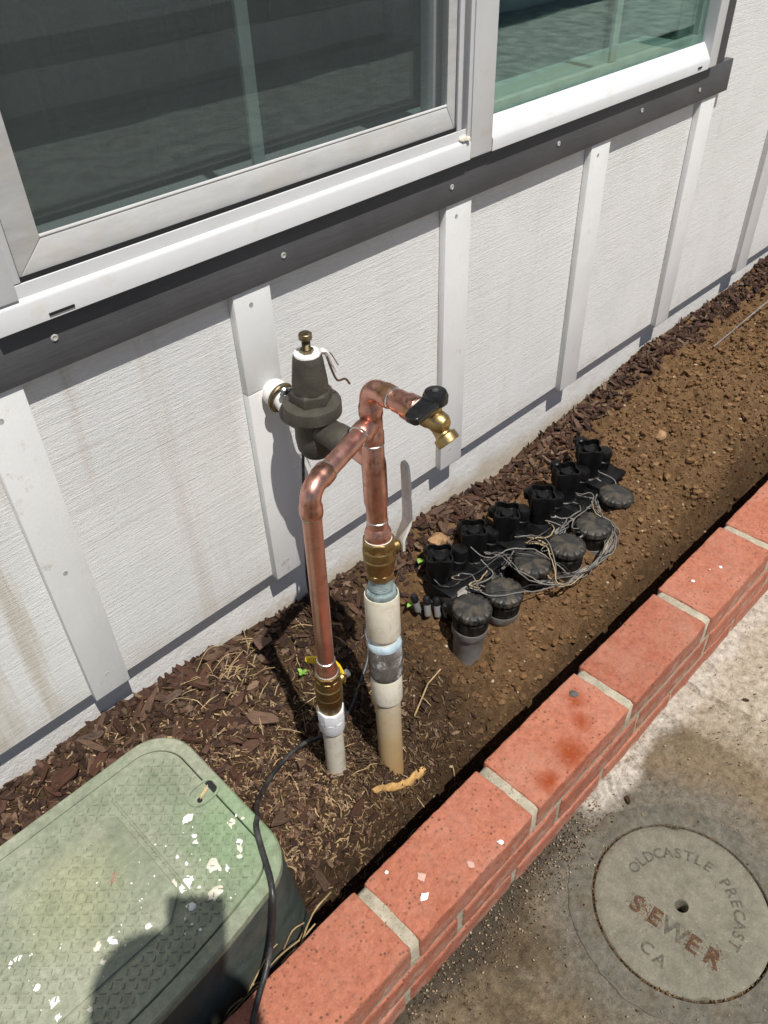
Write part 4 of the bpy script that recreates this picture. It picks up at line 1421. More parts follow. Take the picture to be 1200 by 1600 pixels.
spart('bonnet', MB().lathe([(0.0250, 0.0580), (0.0244, 0.070), (0.0208, 0.100), (0.0194, 0.108), (0.0174, 0.1115), (0.010, 0.1130)], (RX, RY, RZ), (0, 0, 1), 36), 'bronze', pr, smooth=40)
drip = MB()
q = random.Random(4)
n = 36
vs = []
for k in range(n):
    a = 2 * math.pi * k / n
    vs.append((RX + math.cos(a) * 0.0176, RY + math.sin(a) * 0.0176, RZ + 0.1124))
for k in range(n):
    a = 2 * math.pi * k / n
    zz = 0.1040 - 0.006 * max(0, fbm(math.cos(a) * 2, math.sin(a) * 2, 2, 2, 3.0) + 0.3)
    vs.append((RX + math.cos(a) * 0.0200, RY + math.sin(a) * 0.0200, RZ + zz))
vs.append((RX, RY, RZ + 0.1138))
drip.add(vs, [(k, (k + 1) % n, n + (k + 1) % n, n + k) for k in range(n)] + [(k, (k + 1) % n, 2 * n) for k in range(n)])
spart('paint_cap', drip, 'white_paint', pr, smooth=60)
bolt = MB().lathe([(0.0095, 0.1125), (0.0095, 0.1175)], (RX, RY, RZ), (0, 0, 1), 6)
th = []
for k in range(9):
    th += [(0.0050, 0.1175 + k * 0.0016), (0.0060, 0.1183 + k * 0.0016)]
bolt.lathe(th, (RX, RY, RZ), (0, 0, 1), 16)
bolt.lathe([(0.0080, 0.1315), (0.0092, 0.1325), (0.0092, 0.1395), (0.0080, 0.1405)], (RX, RY, RZ), (0, 0, 1), 8)
spart('adjusting_bolt', bolt, 'bolt_metal', pr, smooth=30)
spart('tag', MB().tube(catmull([(RX + 0.012, RY - 0.012, RZ + 0.114), (RX + 0.022, RY - 0.012, RZ + 0.108), (RX + 0.029, RY - 0.014, RZ + 0.090), (RX + 0.035, RY - 0.016, RZ + 0.074)], 6), [0.0035, 0.004, 0.0042, 0.0045, 0.0042, 0.004, 0.0038, 0.0036, 0.0034, 0.003, 0.0028, 0.0026, 0.0024, 0.0022, 0.002, 0.0018, 0.0016, 0.0014, 0.0012], 6), 'paper_tag', pr)
spart('tag', MB().tube(catmull([(RX + 0.020, RY - 0.016, RZ + 0.104), (RX + 0.023, RY - 0.020, RZ + 0.085), (RX + 0.030, RY - 0.022, RZ + 0.066), (RX + 0.046, RY - 0.020, RZ + 0.060), (RX + 0.052, RY - 0.022, RZ + 0.050)], 6), 0.0016, 6), 'brown_leaf', pr)
spart('tag_wire', MB().tube(catmull([(RX + 0.014, RY - 0.010, RZ + 0.113), (RX + 0.034, RY - 0.006, RZ + 0.100), (RX + 0.044, RY - 0.010, RZ + 0.078)], 6), 0.0009, 6), 'wire_grey', pr)

# --- wall stub with ground clamp
stub = sub('wall_stub', wr)
sx_, sz_ = 0.5875, 0.662
m = MB().tube([(0.5875, 0.002, 0.6620), (0.5875, -0.026, 0.6610), (0.588, -0.045, 0.6530), (0.588, -0.056, 0.6475)], [0.0155, 0.0155, 0.0150, 0.0150], 24)
spart('stub_pipe', m, 'white_paint', stub)
spart('escutcheon', MB().lathe([(0.0195, 0.0), (0.0205, 0.004), (0.0185, 0.012), (0.0155, 0.016)], (0.5875, -0.0200, 0.6620), (0, -1, 0), 28), 'white_paint', stub)
cl = MB().tube([(0.5875 + 0.0195 * math.cos(a), -0.0370 - 0.003 * math.sin(a), 0.6585 + 0.0195 * math.sin(a)) for a in [2 * math.pi * k / 24 for k in range(25)]], 0.0042, 10, caps=False)
spart('ground_clamp', cl, 'bolt_metal', stub)
for (x, y, z, d) in ((0.582, -0.052, 0.678, (-0.3, -0.8, 0.5)), (0.5835, -0.046, 0.640, (0, -0.2, -1)), (0.602, -0.045, 0.670, (0.8, -0.5, 0.2))):
    spart('clamp_screw', MB().lathe([(0.003, -0.006), (0.003, 0.006), (0.0058, 0.0065), (0.0058, 0.0100), (0.0035, 0.0115)], (x, y, z), d, 10), 'zinc', stub)
gw = catmull([(0.603, -0.046, 0.672), (0.6125, -0.046, 0.660), (0.617, -0.040, 0.60), (0.6165, -0.036, 0.55), (0.612, -0.034, 0.49), (0.607, -0.032, 0.40), (0.600, -0.030, 0.315), (0.596, -0.034, 0.25), (0.600, -0.045, 0.205), (0.603, -0.06, 0.17)], 8)
spart('ground_wire', MB().tube(gw, 0.0024, 8), 'cable_black', stub)

# --- ball valve on the column
bv = sub('ball_valve', wr)
bv['label'] = 'brass ball valve with upright pale grey lever on the column'
b = MB()
col_lathe(b, [(0.0190, 0.4630), (0.0200, 0.4660), (0.0215, 0.4760), (0.0228, 0.4830), (0.0232, 0.4900), (0.0222, 0.4920), (0.0222, 0.4945), (0.0234, 0.4960), (0.0234, 0.5060), (0.0222, 0.5080), (0.0216, 0.5100), (0.0226, 0.5105)])
spart('valve_body', b, 'brass_dull', bv, smooth=25)
hb = MB()
o_ = cz(0.5080)
hb.lathe([(0.0232, 0.0), (0.0236, 0.002), (0.0236, 0.0130), (0.0222, 0.0150), (0.0195, 0.0152)], o_, CAX, 8)
spart('hex_nut', hb, 'brass_dull', bv, smooth=15, bevel=0.0006)
hb = MB()
hb.lathe([(0.0205, 0.0), (0.0215, 0.002), (0.0215, 0.0100), (0.0190, 0.0120)], cz(0.4560), CAX, 8)
spart('hex_nut', hb, 'brass_dull', bv, smooth=15, bevel=0.0006)
spart('thread_tape', col_lathe(MB(), [(0.0182, 0.5195), (0.0200, 0.5215), (0.0196, 0.5235), (0.0180, 0.5245)]), 'white_paint', bv)
vc = cz(0.498)
sd_ = Vector((0.965, -0.26, 0.0)).normalized()
st = MB().lathe([(0.0092, 0.012), (0.0092, 0.030), (0.0070, 0.032), (0.0045, 0.034), (0.0045, 0.041)], vc, sd_, 20)
spart('stem', st, 'brass_dull', bv)
spart('nut', MB().lathe([(0.0072, 0.0375), (0.0072, 0.0430), (0.0040, 0.0445)], vc, sd_, 6), 'zinc', bv, smooth=20, bevel=0.0005)
# lever: bent flat strip
side = sd_.cross(Vector((0, 0, 1))).normalized()
up = Vector((0, 0, 1))


def strip(path, wdir, w, th, mb=None):
    mb = mb or MB()
    pts = [Vector(p) for p in path]
    vs, fs = [], []
    for i, p in enumerate(pts):
        d = (pts[min(i + 1, len(pts) - 1)] - pts[max(i - 1, 0)]).normalized()
        nrm = d.cross(wdir).normalized()
        ww = w[i] if isinstance(w, (list, tuple)) else w
        for s1, s2 in ((-1, -1), (1, -1), (1, 1), (-1, 1)):
            vs.append(p + wdir * (ww * 0.5 * s1) + nrm * (th * 0.5 * s2))
    for i in range(len(pts) - 1):
        for k in range(4):
            fs.append((i * 4 + k, i * 4 + (k + 1) % 4, (i + 1) * 4 + (k + 1) % 4, (i + 1) * 4 + k))
    fs += [(0, 1, 2, 3), tuple(range(len(pts) * 4 - 4, len(pts) * 4))[::-1]]
    return mb.add(vs, fs)


l0 = vc + sd_ * 0.036
spart('lever', strip([l0 + up * -0.010, l0 + up * 0.012, l0 + sd_ * 0.010 + up * 0.034, l0 + sd_ * 0.0115 + up * 0.048, l0 + sd_ * 0.010 + up * 0.110, l0 + sd_ * 0.009 + up * 0.132, l0 + sd_ * 0.009 + up * 0.139, l0 + sd_ * 0.009 + up * 0.142], side, [0.018, 0.019, 0.020, 0.022, 0.021, 0.020, 0.014, 0.007], 0.0045), 'grey_handle', bv, smooth=30, bevel=0.0008)

# --- ball valve on the left riser
b2 = sub('ball_valve', wr)
b2['label'] = 'smaller brass ball valve with yellow lever on the left riser'


def ll(z):
    return LE + LD * ((LE.z - z) / -LD.z)


b = MB()
b.lathe([(0.0150, 0.0), (0.0186, 0.002), (0.0192, 0.010), (0.0198, 0.014), (0.0190, 0.0160), (0.0190, 0.0180), (0.0205, 0.0200), (0.0205, 0.0350), (0.0192, 0.0375), (0.0192, 0.0400), (0.0202, 0.0420), (0.0202, 0.0560), (0.0190, 0.0620), (0.0170, 0.0780)], ll(0.352), LD, 32)
spart('valve_body', b, 'brass_dull', b2, smooth=25)
spart('hex_nut', MB().lathe([(0.0185, 0.0), (0.0192, 0.0015), (0.0192, 0.0125), (0.0180, 0.0140)], ll(0.3605), LD, 8), 'brass_dull', b2, smooth=15, bevel=0.0006)
spart('thread_tape', MB().lathe([(0.0130, -0.002), (0.0152, 0.0), (0.0160, 0.004), (0.0150, 0.0065)], ll(0.3660), LD, 24), 'white_paint', b2)
v2 = ll(0.323)
sd2 = Vector((0.93, -0.10, 0.15)).normalized()
spart('stem', MB().lathe([(0.0075, 0.012), (0.0075, 0.026), (0.0055, 0.028), (0.0040, 0.030), (0.0040, 0.037)], v2, sd2, 18), 'brass_dull', b2)
spart('nut', MB().lathe([(0.0068, 0.031), (0.0068, 0.0365), (0.0040, 0.0385)], v2, sd2, 6), 'zinc', b2, smooth=20, bevel=0.0005)
p0 = v2 + sd2 * 0.028
lev = [p0 + Vector((0, -0.004, -0.006)), p0 + Vector((0, 0.008, 0.010)), p0 + Vector((-0.003, 0.014, 0.018)), p0 + Vector((-0.010, 0.026, 0.022)), p0 + Vector((-0.026, 0.040, 0.026)), p0 + Vector((-0.032, 0.046, 0.028))]
spart('lever', strip(lev, Vector((0.25, 0, 1)).normalized(), [0.011, 0.012, 0.013, 0.013, 0.012, 0.007], 0.0040), 'yellow_handle', b2, smooth=30, bevel=0.0008)

# --- hose bib
hbib = sub('hose_bib', wr)
hbib['label'] = 'brass hose bib with black lever'
hp = CT + Vector((0, -0.081, 0))
spart('thread_tape', MB().lathe([(0.0140, 0.0), (0.0150, 0.001), (0.0142, 0.0065), (0.0125, 0.0075)], hp, (0, -1, 0), 24), 'white_paint', hbib)
bb = MB().lathe([(0.0125, 0.0), (0.0128, 0.004), (0.0138, 0.006), (0.0140, 0.014), (0.0128, 0.018), (0.0135, 0.026), (0.0120, 0.035), (0.0080, 0.040), (0.0025, 0.0415)], hp + Vector((0, -0.006, 0)), (0, -1, 0), 28)
bb.lathe([(0.0100, -0.004), (0.0098, 0.010), (0.0085, 0.018), (0.0060, 0.0200)], hp + Vector((0, -0.026, 0.006)), (0, 0, 1), 20)
spart('bib_body', bb, 'brass', hbib, smooth=35)
sp_d = Vector((0.06, -0.74, -0.67)).normalized()
so = hp + Vector((0, -0.027, -0.003))
sp = MB().lathe([(0.0088, 0.0), (0.0092, 0.008), (0.0098, 0.016), (0.0108, 0.0190), (0.0142, 0.0205), (0.0146, 0.0240), (0.0146, 0.0300), (0.0134, 0.0310), (0.0114, 0.0310), (0.0102, 0.024), (0.0100, 0.016)], so, sp_d, 28, caps=False)
spart('spout', sp, 'brass', hbib, smooth=35)
hc = hp + Vector((0.003, -0.026, 0.0265))
spart('lever_hub', MB().lathe([(0.0128, -0.0060), (0.0148, -0.004), (0.0152, 0.004), (0.0128, 0.0095), (0.006, 0.0110)], hc, (0, 0, 1), 20), 'black_gloss', hbib)
ht = Vector((0.5490, -0.3320, hc.z - 0.006))
hd_ = (ht - hc)
hs_ = hd_.cross(Vector((0, 0, 1))).normalized()
spart('lever', strip([hc - hd_ * 0.25, hc, hc + hd_ * 0.35, hc + hd_ * 0.75, hc + hd_ * 1.0, hc + hd_ * 1.06], hs_, [0.014, 0.026, 0.022, 0.0215, 0.019, 0.012], 0.0105), 'black_gloss', hbib, smooth=60, bevel=0.003, seg=3)
spart('lever_screw', MB().lathe([(0.0038, 0.0), (0.0036, 0.0018), (0.001, 0.0022)], hc + Vector((0, 0, 0.0096)), (0, 0, 1), 12), 'zinc', hbib)

# --- PVC risers
p1 = sub('pvc_riser', wr)
p1['label'] = 'thick PVC riser with grey sleeve and tan lower pipe'
spart('nipple', col_lathe(MB(), [(0.0176, 0.428), (0.0176, 0.436), (0.0184, 0.4375), (0.0176, 0.439), (0.0184, 0.4410), (0.0176, 0.4425), (0.0184, 0.4445), (0.0176, 0.446), (0.0176, 0.458)]), 'galvanised', p1, smooth=30)
spart('bushing', MB().lathe([(0.0240, 0.0), (0.0240, 0.010), (0.0225, 0.0130), (0.0185, 0.0135)], cz(0.4200), CAX, 8), 'galvanised', p1, smooth=20, bevel=0.001)
spart('coupling', col_lathe(MB(), [(0.0255, 0.346), (0.0262, 0.348), (0.0262, 0.420), (0.0254, 0.4245), (0.0240, 0.4245), (0.0238, 0.418)], 36), 'pvc', p1)
spart('pipe', col_lathe(MB(), [(0.0210, 0.26), (0.0210, 0.350)], 32), 'pvc', p1)
spart('glue_bead', col_lathe(MB(), [(0.0268, 0.3240), (0.0272, 0.3275), (0.0262, 0.3320), (0.0238, 0.3350), (0.0218, 0.3350)], 36), 'glue_blue', p1)
spart('sleeve', col_lathe(MB(), [(0.0228, 0.2600), (0.0258, 0.2640), (0.0268, 0.2720), (0.0270, 0.3240), (0.0262, 0.3280)], 36), 'sleeve', p1)
spart('coupling', col_lathe(MB(), [(0.0244, 0.2085), (0.0250, 0.2105), (0.0250, 0.2570), (0.0242, 0.2605), (0.0225, 0.2605)], 36), 'pvc', p1)
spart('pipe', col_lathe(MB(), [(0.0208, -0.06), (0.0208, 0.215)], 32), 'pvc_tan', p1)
p2 = sub('pvc_riser', wr)
p2['label'] = 'slim white PVC riser under the left ball valve'
spart('socket', MB().lathe([(0.0178, -0.001), (0.0205, 0.0), (0.0210, 0.002), (0.0210, 0.022), (0.0200, 0.024)], ll(0.274), LD, 8), 'pvc_clean', p2, smooth=15, bevel=0.0008)
spart('socket', MB().lathe([(0.0196, 0.0), (0.0196, 0.024), (0.0188, 0.0265), (0.0160, 0.0268)], ll(0.250), LD, 32), 'pvc_clean', p2)
spart('pipe', MB().lathe([(0.0158, 0.0), (0.0158, 0.27)], ll(0.235), LD, 32), 'pvc', p2)

# ================================================================== IRRIGATION VALVES
CAPS = [(0.822, -0.2241), (0.9037, -0.2353), (0.9987, -0.2293), (1.0822, -0.2523), (1.1757, -0.2528), (1.2848, -0.2363)]
TOWS = [(0.8606, -0.1082), (0.9541, -0.1136), (1.0391, -0.1247), (1.1347, -0.1432), (1.2269, -0.1425), (1.3213, -0.1381)]


def cap_mesh():
    n = 72
    prof = [(0.0, 0.0), (0.012, -0.0003), (0.024, -0.0008), (0.0300, -0.0020), (0.0355, -0.0042), (0.0375, -0.0080), (0.0378, -0.0135), (0.0362, -0.0150)]
    vs, fs = [(0, 0, 0)], []
    for i, (r, z) in enumerate(prof[1:]):
        for k in range(n):
            a = 2 * math.pi * k / n
            rr = r
            zz = z
            if 3 <= i <= 5:
                rr = r - (0.0024 if k % 6 in (0,) else 0.0)
                zz = z - (0.0018 if k % 6 == 0 and i == 3 else 0)
            vs.append((math.cos(a) * rr, math.sin(a) * rr, zz))
    fs += [(0, 1 + k, 1 + (k + 1) % n) for k in range(n)]
    for i in range(len(prof) - 2):
        for k in range(n):
            a, b_ = 1 + i * n + k, 1 + i * n + (k + 1) % n
            fs.append((a, a + n, b_ + n, b_))
    return MB().add(vs, fs).mesh('cap', 'cap_plastic', 35)


def ribbed(prof, n=48, depth=0.0014, period=4):
    vs, fs = [], []
    for i, (r, z) in enumerate(prof):
        for k in range(n):
            a = 2 * math.pi * k / n
            rr = r - (depth if (k % period == 0 and 0 < i < len(prof) - 1) else 0)
            vs.append((math.cos(a) * rr, math.sin(a) * rr, z))
    for i in range(len(prof) - 1):
        for k in range(n):
            a, b_ = i * n + k, i * n + (k + 1) % n
            fs.append((a, b_, b_ + n, a + n))
    return MB().add(vs, fs)


def tower_mesh():
    """open topped, scalloped flow-control tower, origin at its base"""
    n = 56

    def rad_at(a, base):
        return base * (0.88 + 0.17 * math.cos(4 * a))
    prof = [(0.0245, -0.03, 0), (0.0248, 0.030, 0), (0.0225, 0.032, 0), (0.0225, 0.056, 0.5), (0.0268, 0.062, 1), (0.0272, 0.100, 1), (0.0262, 0.1020, 1), (0.0238, 0.1020, 1), (0.0232, 0.0900, 1), (0.0120, 0.0880, 0.3), (0.0100, 0.0960, 0.0), (0.0030, 0.0970, 0.0)]
    vs, fs = [], []
    for r, z, sc_ in prof:
        for k in range(n):
            a = 2 * math.pi * k / n
            rr = r * (1 - sc_) + rad_at(a, r) * sc_
            vs.append((math.cos(a) * rr, math.sin(a) * rr, z))
    for i in range(len(prof) - 1):
        for k in range(n):
            a, b_ = i * n + k, i * n + (k + 1) % n
            fs.append((a, b_, b_ + n, a + n))
    fs.append(tuple(range((len(prof) - 1) * n, len(prof) * n)))
    return MB().add(vs, fs).mesh('tower', 'tower_plastic', 35)


capM = cap_mesh()
skirtM = ribbed([(0.0340, -0.050), (0.0345, -0.046), (0.0345, -0.026), (0.0330, -0.024), (0.0330, -0.020), (0.0358, -0.018), (0.0360, -0.0145)], depth=0.0026).mesh('skirt', 'black_plastic', 30)
lowM = MB().lathe([(0.0285, -0.150), (0.0290, -0.080), (0.0318, -0.072), (0.0345, -0.066), (0.0345, -0.051), (0.0330, -0.049)], n=40).mesh('socket', 'grey_pvc', 35)
towM = tower_mesh()
rimM = MB().lathe([(0.0234, -0.001), (0.0244, 0.0), (0.0244, 0.0035), (0.0234, 0.0045)], n=36).mesh('ring', 'black_plastic', 35)
bodyM = MB()
bodyM.lathe([(0.030, -0.06), (0.033, -0.03), (0.033, -0.004), (0.031, 0.002), (0.020, 0.008), (0.008, 0.010)], (0, -0.030, 0), n=28)
bodyM.lathe([(0.038, -0.030), (0.040, -0.028), (0.040, -0.020), (0.038, -0.018)], (0, -0.030, 0), n=28)
bodyMesh = bodyM.mesh('valve_body', 'black_plastic', 40)
tabM = MB().lathe([(0.0115, 0.0), (0.0115, 0.016), (0.0095, 0.0185), (0.004, 0.0190)], n=18).mesh('knob', 'tower_plastic', 35)
screwM = MB().lathe([(0.0048, 0.0), (0.0050, 0.004), (0.0036, 0.0055), (0.001, 0.0058)], n=10).mesh('screw', 'zinc', 35)
ORD = ['nearest irrigation valve beside the PVC riser, its black cap standing tall',
       'second irrigation valve from the PVC riser, its black cap low and half hidden by wires',
       'third irrigation valve from the PVC riser, with wires lying across its cap edge',
       'fourth irrigation valve from the PVC riser, its brown dusted cap the widest',
       'fifth irrigation valve from the PVC riser, its cap looped over by wires',
       'farthest irrigation valve, its dull black cap clear of the wires']
capz = [0.178, 0.168, 0.172, 0.178, 0.172, 0.178]
towz = [0.110, 0.112, 0.112, 0.114, 0.118, 0.128]
valves = []
for i in range(6):
    (cx, cy), (tx, ty) = CAPS[i], TOWS[i]
    v = empty('irrigation_valve', (cx, cy, capz[i] - 0.09))
    tag(v, ORD[i], 'irrigation valve', 'irrigation valves in a row in the soil bed')
    valves.append(v)
    tilt = (rng.uniform(-0.10, 0.06), rng.uniform(-0.07, 0.07), rng.uniform(0, 6))
    for nm, me in (('cap', capM), ('skirt', skirtM), ('socket', lowM)):
        o = link(nm, me, v, loc=(0, 0, 0.09), rot=tilt)
    s = 1.0 if i != 4 else 0.95
    tr_ = (rng.uniform(-0.05, 0.05), rng.uniform(-0.05, 0.05), rad(45) * 0 + rng.uniform(-0.15, 0.15))
    tb = Vector((tx - cx, ty - cy, towz[i] - v.location.z))
    tw_ = link('tower', towM, v, loc=tb, rot=tr_)
    tw_.scale = (1.16, 1.16, 1.0 + 0.02 * (i % 3))
    link('ring', rimM, v, loc=tb + Vector((0, 0, 0.028)), rot=tr_).scale = (1.18, 1.18, 1)
    link('knob', tabM, v, loc=tb + Vector((0.004, 0.030, 0.088 if i > 3 else 0.070)), rot=(rad(-12), 0, 0))
    arm = MB()
    a0 = Vector((tx - cx, ty - cy + 0.03, 0.045))
    arm.tube([tuple(tb + Vector((0, 0.010, 0.078))), tuple(tb + Vector((0.004, 0.030, 0.084)))], [0.012, 0.010], 12)
    lpart('knob_arm', arm, 'tower_plastic', v)
    link('valve_body', bodyMesh, v, loc=tb + Vector((0, -0.012, 0.018)))
    sol = MB().lathe([(0.0185, -0.060), (0.0190, 0.010), (0.0170, 0.012), (0.0170, 0.030), (0.0140, 0.035), (0.0060, 0.0365)], tuple(tb + Vector((0.046, -0.006, 0.050 - 0.012 * (i % 2)))), (0.10, -0.12, 1), 20)
    lpart('solenoid', sol, 'tower_plastic', v)
    yoke = MB().box(tb.x - 0.030, tb.y - 0.062, -0.05, tb.x + 0.070, tb.y + 0.030, 0.060 + 0.005 * (i % 3))
    lpart('housing', yoke, 'tower_plastic', v, smooth=40, bevel=0.008, seg=2)
    rib_ = MB()
    for kk in range(4):
        rib_.box(tb.x - 0.026 + kk * 0.024, tb.y - 0.066, 0.0, tb.x - 0.020 + kk * 0.024, tb.y - 0.0605, 0.056)
    lpart('housing_ribs', rib_, 'black_plastic', v, bevel=0.001)
    neck = MB().tube([(0, 0.0, 0.035), (0.3 * tb.x, 0.4 * tb.y, 0.040), tuple(tb + Vector((0, 0, 0.0)))], [0.022, 0.020, 0.022], 20)
    lpart('neck', neck, 'black_plastic', v)
    # pale clevis seen between cap and tower
    pale = MB()
    pm = Vector((0.55 * tb.x + 0.012, 0.50 * tb.y, 0.046 - 0.004 * (i % 3)))
    pale.tube([tuple(pm + Vector((-0.018, 0.004, -0.004))), tuple(pm + Vector((0.0, 0.0, 0.002))), tuple(pm + Vector((0.020, -0.004, 0.006)))], [0.0105, 0.013, 0.010], 12)
    lpart('connector', pale, 'grey_pvc' if i % 2 else 'pale_pvc', v)
    for k in range(3):
        link('screw', screwM, v, loc=(tb.x + (-0.020, 0.012, 0.026)[k], tb.y - (0.034, 0.040, 0.026)[k], 0.045 + 0.006 * k), rot=(rad(-20), rng.uniform(-0.3, 0.3), 0))

mf = empty('manifold_pipe', (1.08, -0.12, 0.06))
tag(mf, 'dark grey manifold pipe lying in the soil behind the irrigation valve towers', 'pipe')
mp = [(0.795, -0.122, 0.075)] + [(x, y + 0.004, 0.085) for x, y in TOWS] + [(1.36, -0.135, 0.09)]
part('pipe', MB().tube(catmull(mp, 4), 0.017, 20), 'grey_pvc', mf)
for k, (x, y) in enumerate(TOWS):
    part('fitting', MB().lathe([(0.0215, -0.022), (0.0222, -0.02), (0.0222, 0.02), (0.0215, 0.022)], (x - 0.045, y - 0.002, 0.084), (1, -0.06, 0), 20), 'black_plastic', mf)
# splice connectors standing at the near end
for k, (x, y, z) in enumerate(((0.795, -0.138, 0.108), (0.812, -0.148, 0.100), (0.788, -0.118, 0.112), (0.829, -0.156, 0.094))):
    w = empty('wire_splice', (x, y, z))
    tag(w, 'small grey wire splice tube with black end, in the cluster below the nearest valve', 'wire splice', 'wire splices at the near end of the valve row')
    w.rotation_euler = (rng.uniform(-0.3, 0.2), rng.uniform(-0.3, 0.3), 0)
    lpart('tube', MB().lathe([(0.0068, 0.0), (0.0070, 0.002), (0.0070, 0.024), (0.0064, 0.026)], n=16), 'grey_pvc', w)
    lpart('stopper', MB().lathe([(0.0074, 0.0245), (0.0078, 0.026), (0.0076, 0.036), (0.0050, 0.041), (0.002, 0.0415)], n=16), 'black_gloss', w)

# wires
wt = empty('valve_wires', (1.05, -0.24, 0.15))
tag(wt, 'tangle of thin grey control wires looped over the irrigation valve caps', 'wires')
q = random.Random(17)


def tower_top(i, dz=0.06):
    return Vector((TOWS[i][0], TOWS[i][1] - 0.024, towz[i] + dz))


paths = []
hub = Vector((1.005, -0.290, 0.150))
for i in range(6):
    for k in range(2):
        a = tower_top(i, 0.055 - 0.02 * k) + Vector((q.uniform(-0.012, 0.012), 0, 0))
        mid = Vector((a.x + q.uniform(-0.01, 0.03), a.y - 0.040, 0.150 + q.uniform(-0.01, 0.03)))
        if i < 3:
            c2 = Vector((CAPS[i][0] + 0.05 + q.uniform(-0.01, 0.01), CAPS[i][1] - 0.012 + q.uniform(-0.01, 0.01), 0.184 + q.uniform(-0.012, 0.004)))
            tail = [hub + Vector((q.uniform(-0.03, 0.03), q.uniform(-0.012, 0.012), q.uniform(-0.008, 0.010))), Vector((1.10 + q.uniform(-0.02, 0.02), -0.306 + q.uniform(-0.008, 0.008), 0.140))]
        else:
            c2 = Vector((CAPS[i][0] - 0.046 + q.uniform(-0.006, 0.006), CAPS[i][1] + 0.020 + q.uniform(-0.01, 0.01), 0.172))
            tail = [Vector((1.215 + q.uniform(-0.01, 0.014), -0.270 + q.uniform(-0.014, 0.010), 0.150 + q.uniform(0, 0.012))), Vector((1.17 + q.uniform(-0.02, 0.02), -0.302 + q.uniform(-0.010, 0.008), 0.140)), hub + Vector((0.05 + q.uniform(-0.03, 0.03), -0.014 + q.uniform(-0.010, 0.010), -0.006))]
        paths.append([a, mid, c2] + tail)
# bundle sweeping round the fifth cap and along the front
for k in range(5):
    o_ = lambda s: q.uniform(-s, s)
    paths.append([Vector((1.245 + o_(0.01), -0.205 + o_(0.01), 0.165 + o_(0.006))), Vector((1.205 + o_(0.012), -0.245 + o_(0.012), 0.176 + o_(0.006))), Vector((1.198 + o_(0.012), -0.278 + o_(0.010), 0.158)),
                  Vector((1.150 + o_(0.014), -0.300 + o_(0.010), 0.142)), Vector((1.085 + o_(0.02), -0.300 + o_(0.012), 0.142)), Vector((1.02 + o_(0.02), -0.290 + o_(0.014), 0.146)), Vector((0.985 + o_(0.02), -0.262 + o_(0.014), 0.162))])
# long pale pair running from the first towers over to the bundle
paths.append([Vector((0.838, -0.112, 0.175)), Vector((0.842, -0.140, 0.158)), Vector((0.868, -0.152, 0.160)), Vector((0.93, -0.178, 0.182)), Vector((0.985, -0.205, 0.190)), Vector((1.03, -0.255, 0.170)), Vector((1.06, -0.300, 0.140))])
paths.append([Vector((0.932, -0.128, 0.190)), Vector((0.935, -0.160, 0.185)), Vector((0.962, -0.180, 0.192)), Vector((1.000, -0.205, 0.194)), Vector((1.030, -0.262, 0.172)), Vector((1.045, -0.298, 0.142)), Vector((1.075, -0.308, 0.135))])
for k in range(8):       # slack lying between towers and caps
    i0 = k % 5
    a_ = tower_top(i0, 0.045) + Vector((0.01, 0, 0))
    b_ = tower_top(i0 + 1, 0.035)
    m_ = (a_ + b_) / 2 + Vector((q.uniform(-0.01, 0.01), -0.045 + q.uniform(-0.02, 0.015), -0.010 + q.uniform(-0.01, 0.015)))
    c_ = Vector((CAPS[i0][0] + 0.045, CAPS[i0][1] + 0.045, 0.165 + q.uniform(-0.01, 0.01)))
    paths.append([a_, m_, c_, m_ + Vector((0.03, 0.01, 0.006)), b_])
for k, p in enumerate(paths):
    cp_ = [v_ + mnoise.noise_vector(v_ * 26 + Vector((k * 1.7, 0, k))) * 0.0075 + mnoise.noise_vector(v_ * 90 + Vector((k, 3, 0))) * 0.0022 - Vector((0, 0, 0.004)) for v_ in catmull(p, 9)]
    part('wire', MB().tube(cp_, 0.00115 if k < 19 else 0.0015, 6), 'wire_tan' if k % 7 == 5 else ('cable_black' if k % 4 == 1 else 'wire_grey'), wt, smooth=60)

# ================================================================== BLACK CABLE
cb = empty('black_cable', (0.38, -0.19, 0.11))
tag(cb, 'black cable running from the pipes over the green valve box to the brick wall', 'cable')
cpts = [(0.690, -0.070, 0.135), (0.664, -0.100, 0.112), (0.640, -0.130, 0.082), (0.600, -0.150, 0.058), (0.545, -0.172, 0.062), (0.4737, -0.188, 0.098), (0.43, -0.187, 0.118), (0.375, -0.196, 0.126), (0.325, -0.228, 0.160), (0.285, -0.272, 0.215), (0.262, -0.310, 0.258),
        (0.2495, -0.3265, 0.2680), (0.237, -0.353, 0.2670), (0.2204, -0.3912, 0.2670), (0.2070, -0.412, 0.2600), (0.1935, -0.4225, 0.2300), (0.175, -0.433, 0.195), (0.155, -0.446, 0.1835), (0.1356, -0.4583, 0.1815), (0.1103, -0.4777, 0.1815), (0.06, -0.53, 0.1825), (0.03, -0.556, 0.178), (0.0, -0.60, 0.10), (-0.05, -0.66, 0.006)]
for i_ in (1, 2, 3, 4, 5, 6, 7):
    x_, y_, z_ = cpts[i_]
    cpts[i_] = (x_, y_, max(z_, soil_z(x_, y_) + 0.007))
cabl = part('cable', MB().tube(catmull(cpts, 8), 0.0039, 12), 'cable_black', cb, smooth=60)

# ================================================================== MULCH, CHIPS, STRAW
def on_soil(x, y):
    return soil_z(x, y, True)


def blocked(x, y, pad=0.0):
    if x < 0.30 + pad and -0.42 < y < -0.085 + pad and inside(x, y, BOXP):
        return True
    for cx, cy in CAPS:
        if (x - cx) ** 2 + (y - cy) ** 2 < (0.040 + pad) ** 2:
            return True
    for cx, cy in TOWS:
        if (x - cx) ** 2 + (y - cy) ** 2 < (0.030 + pad) ** 2:
            return True
    return False


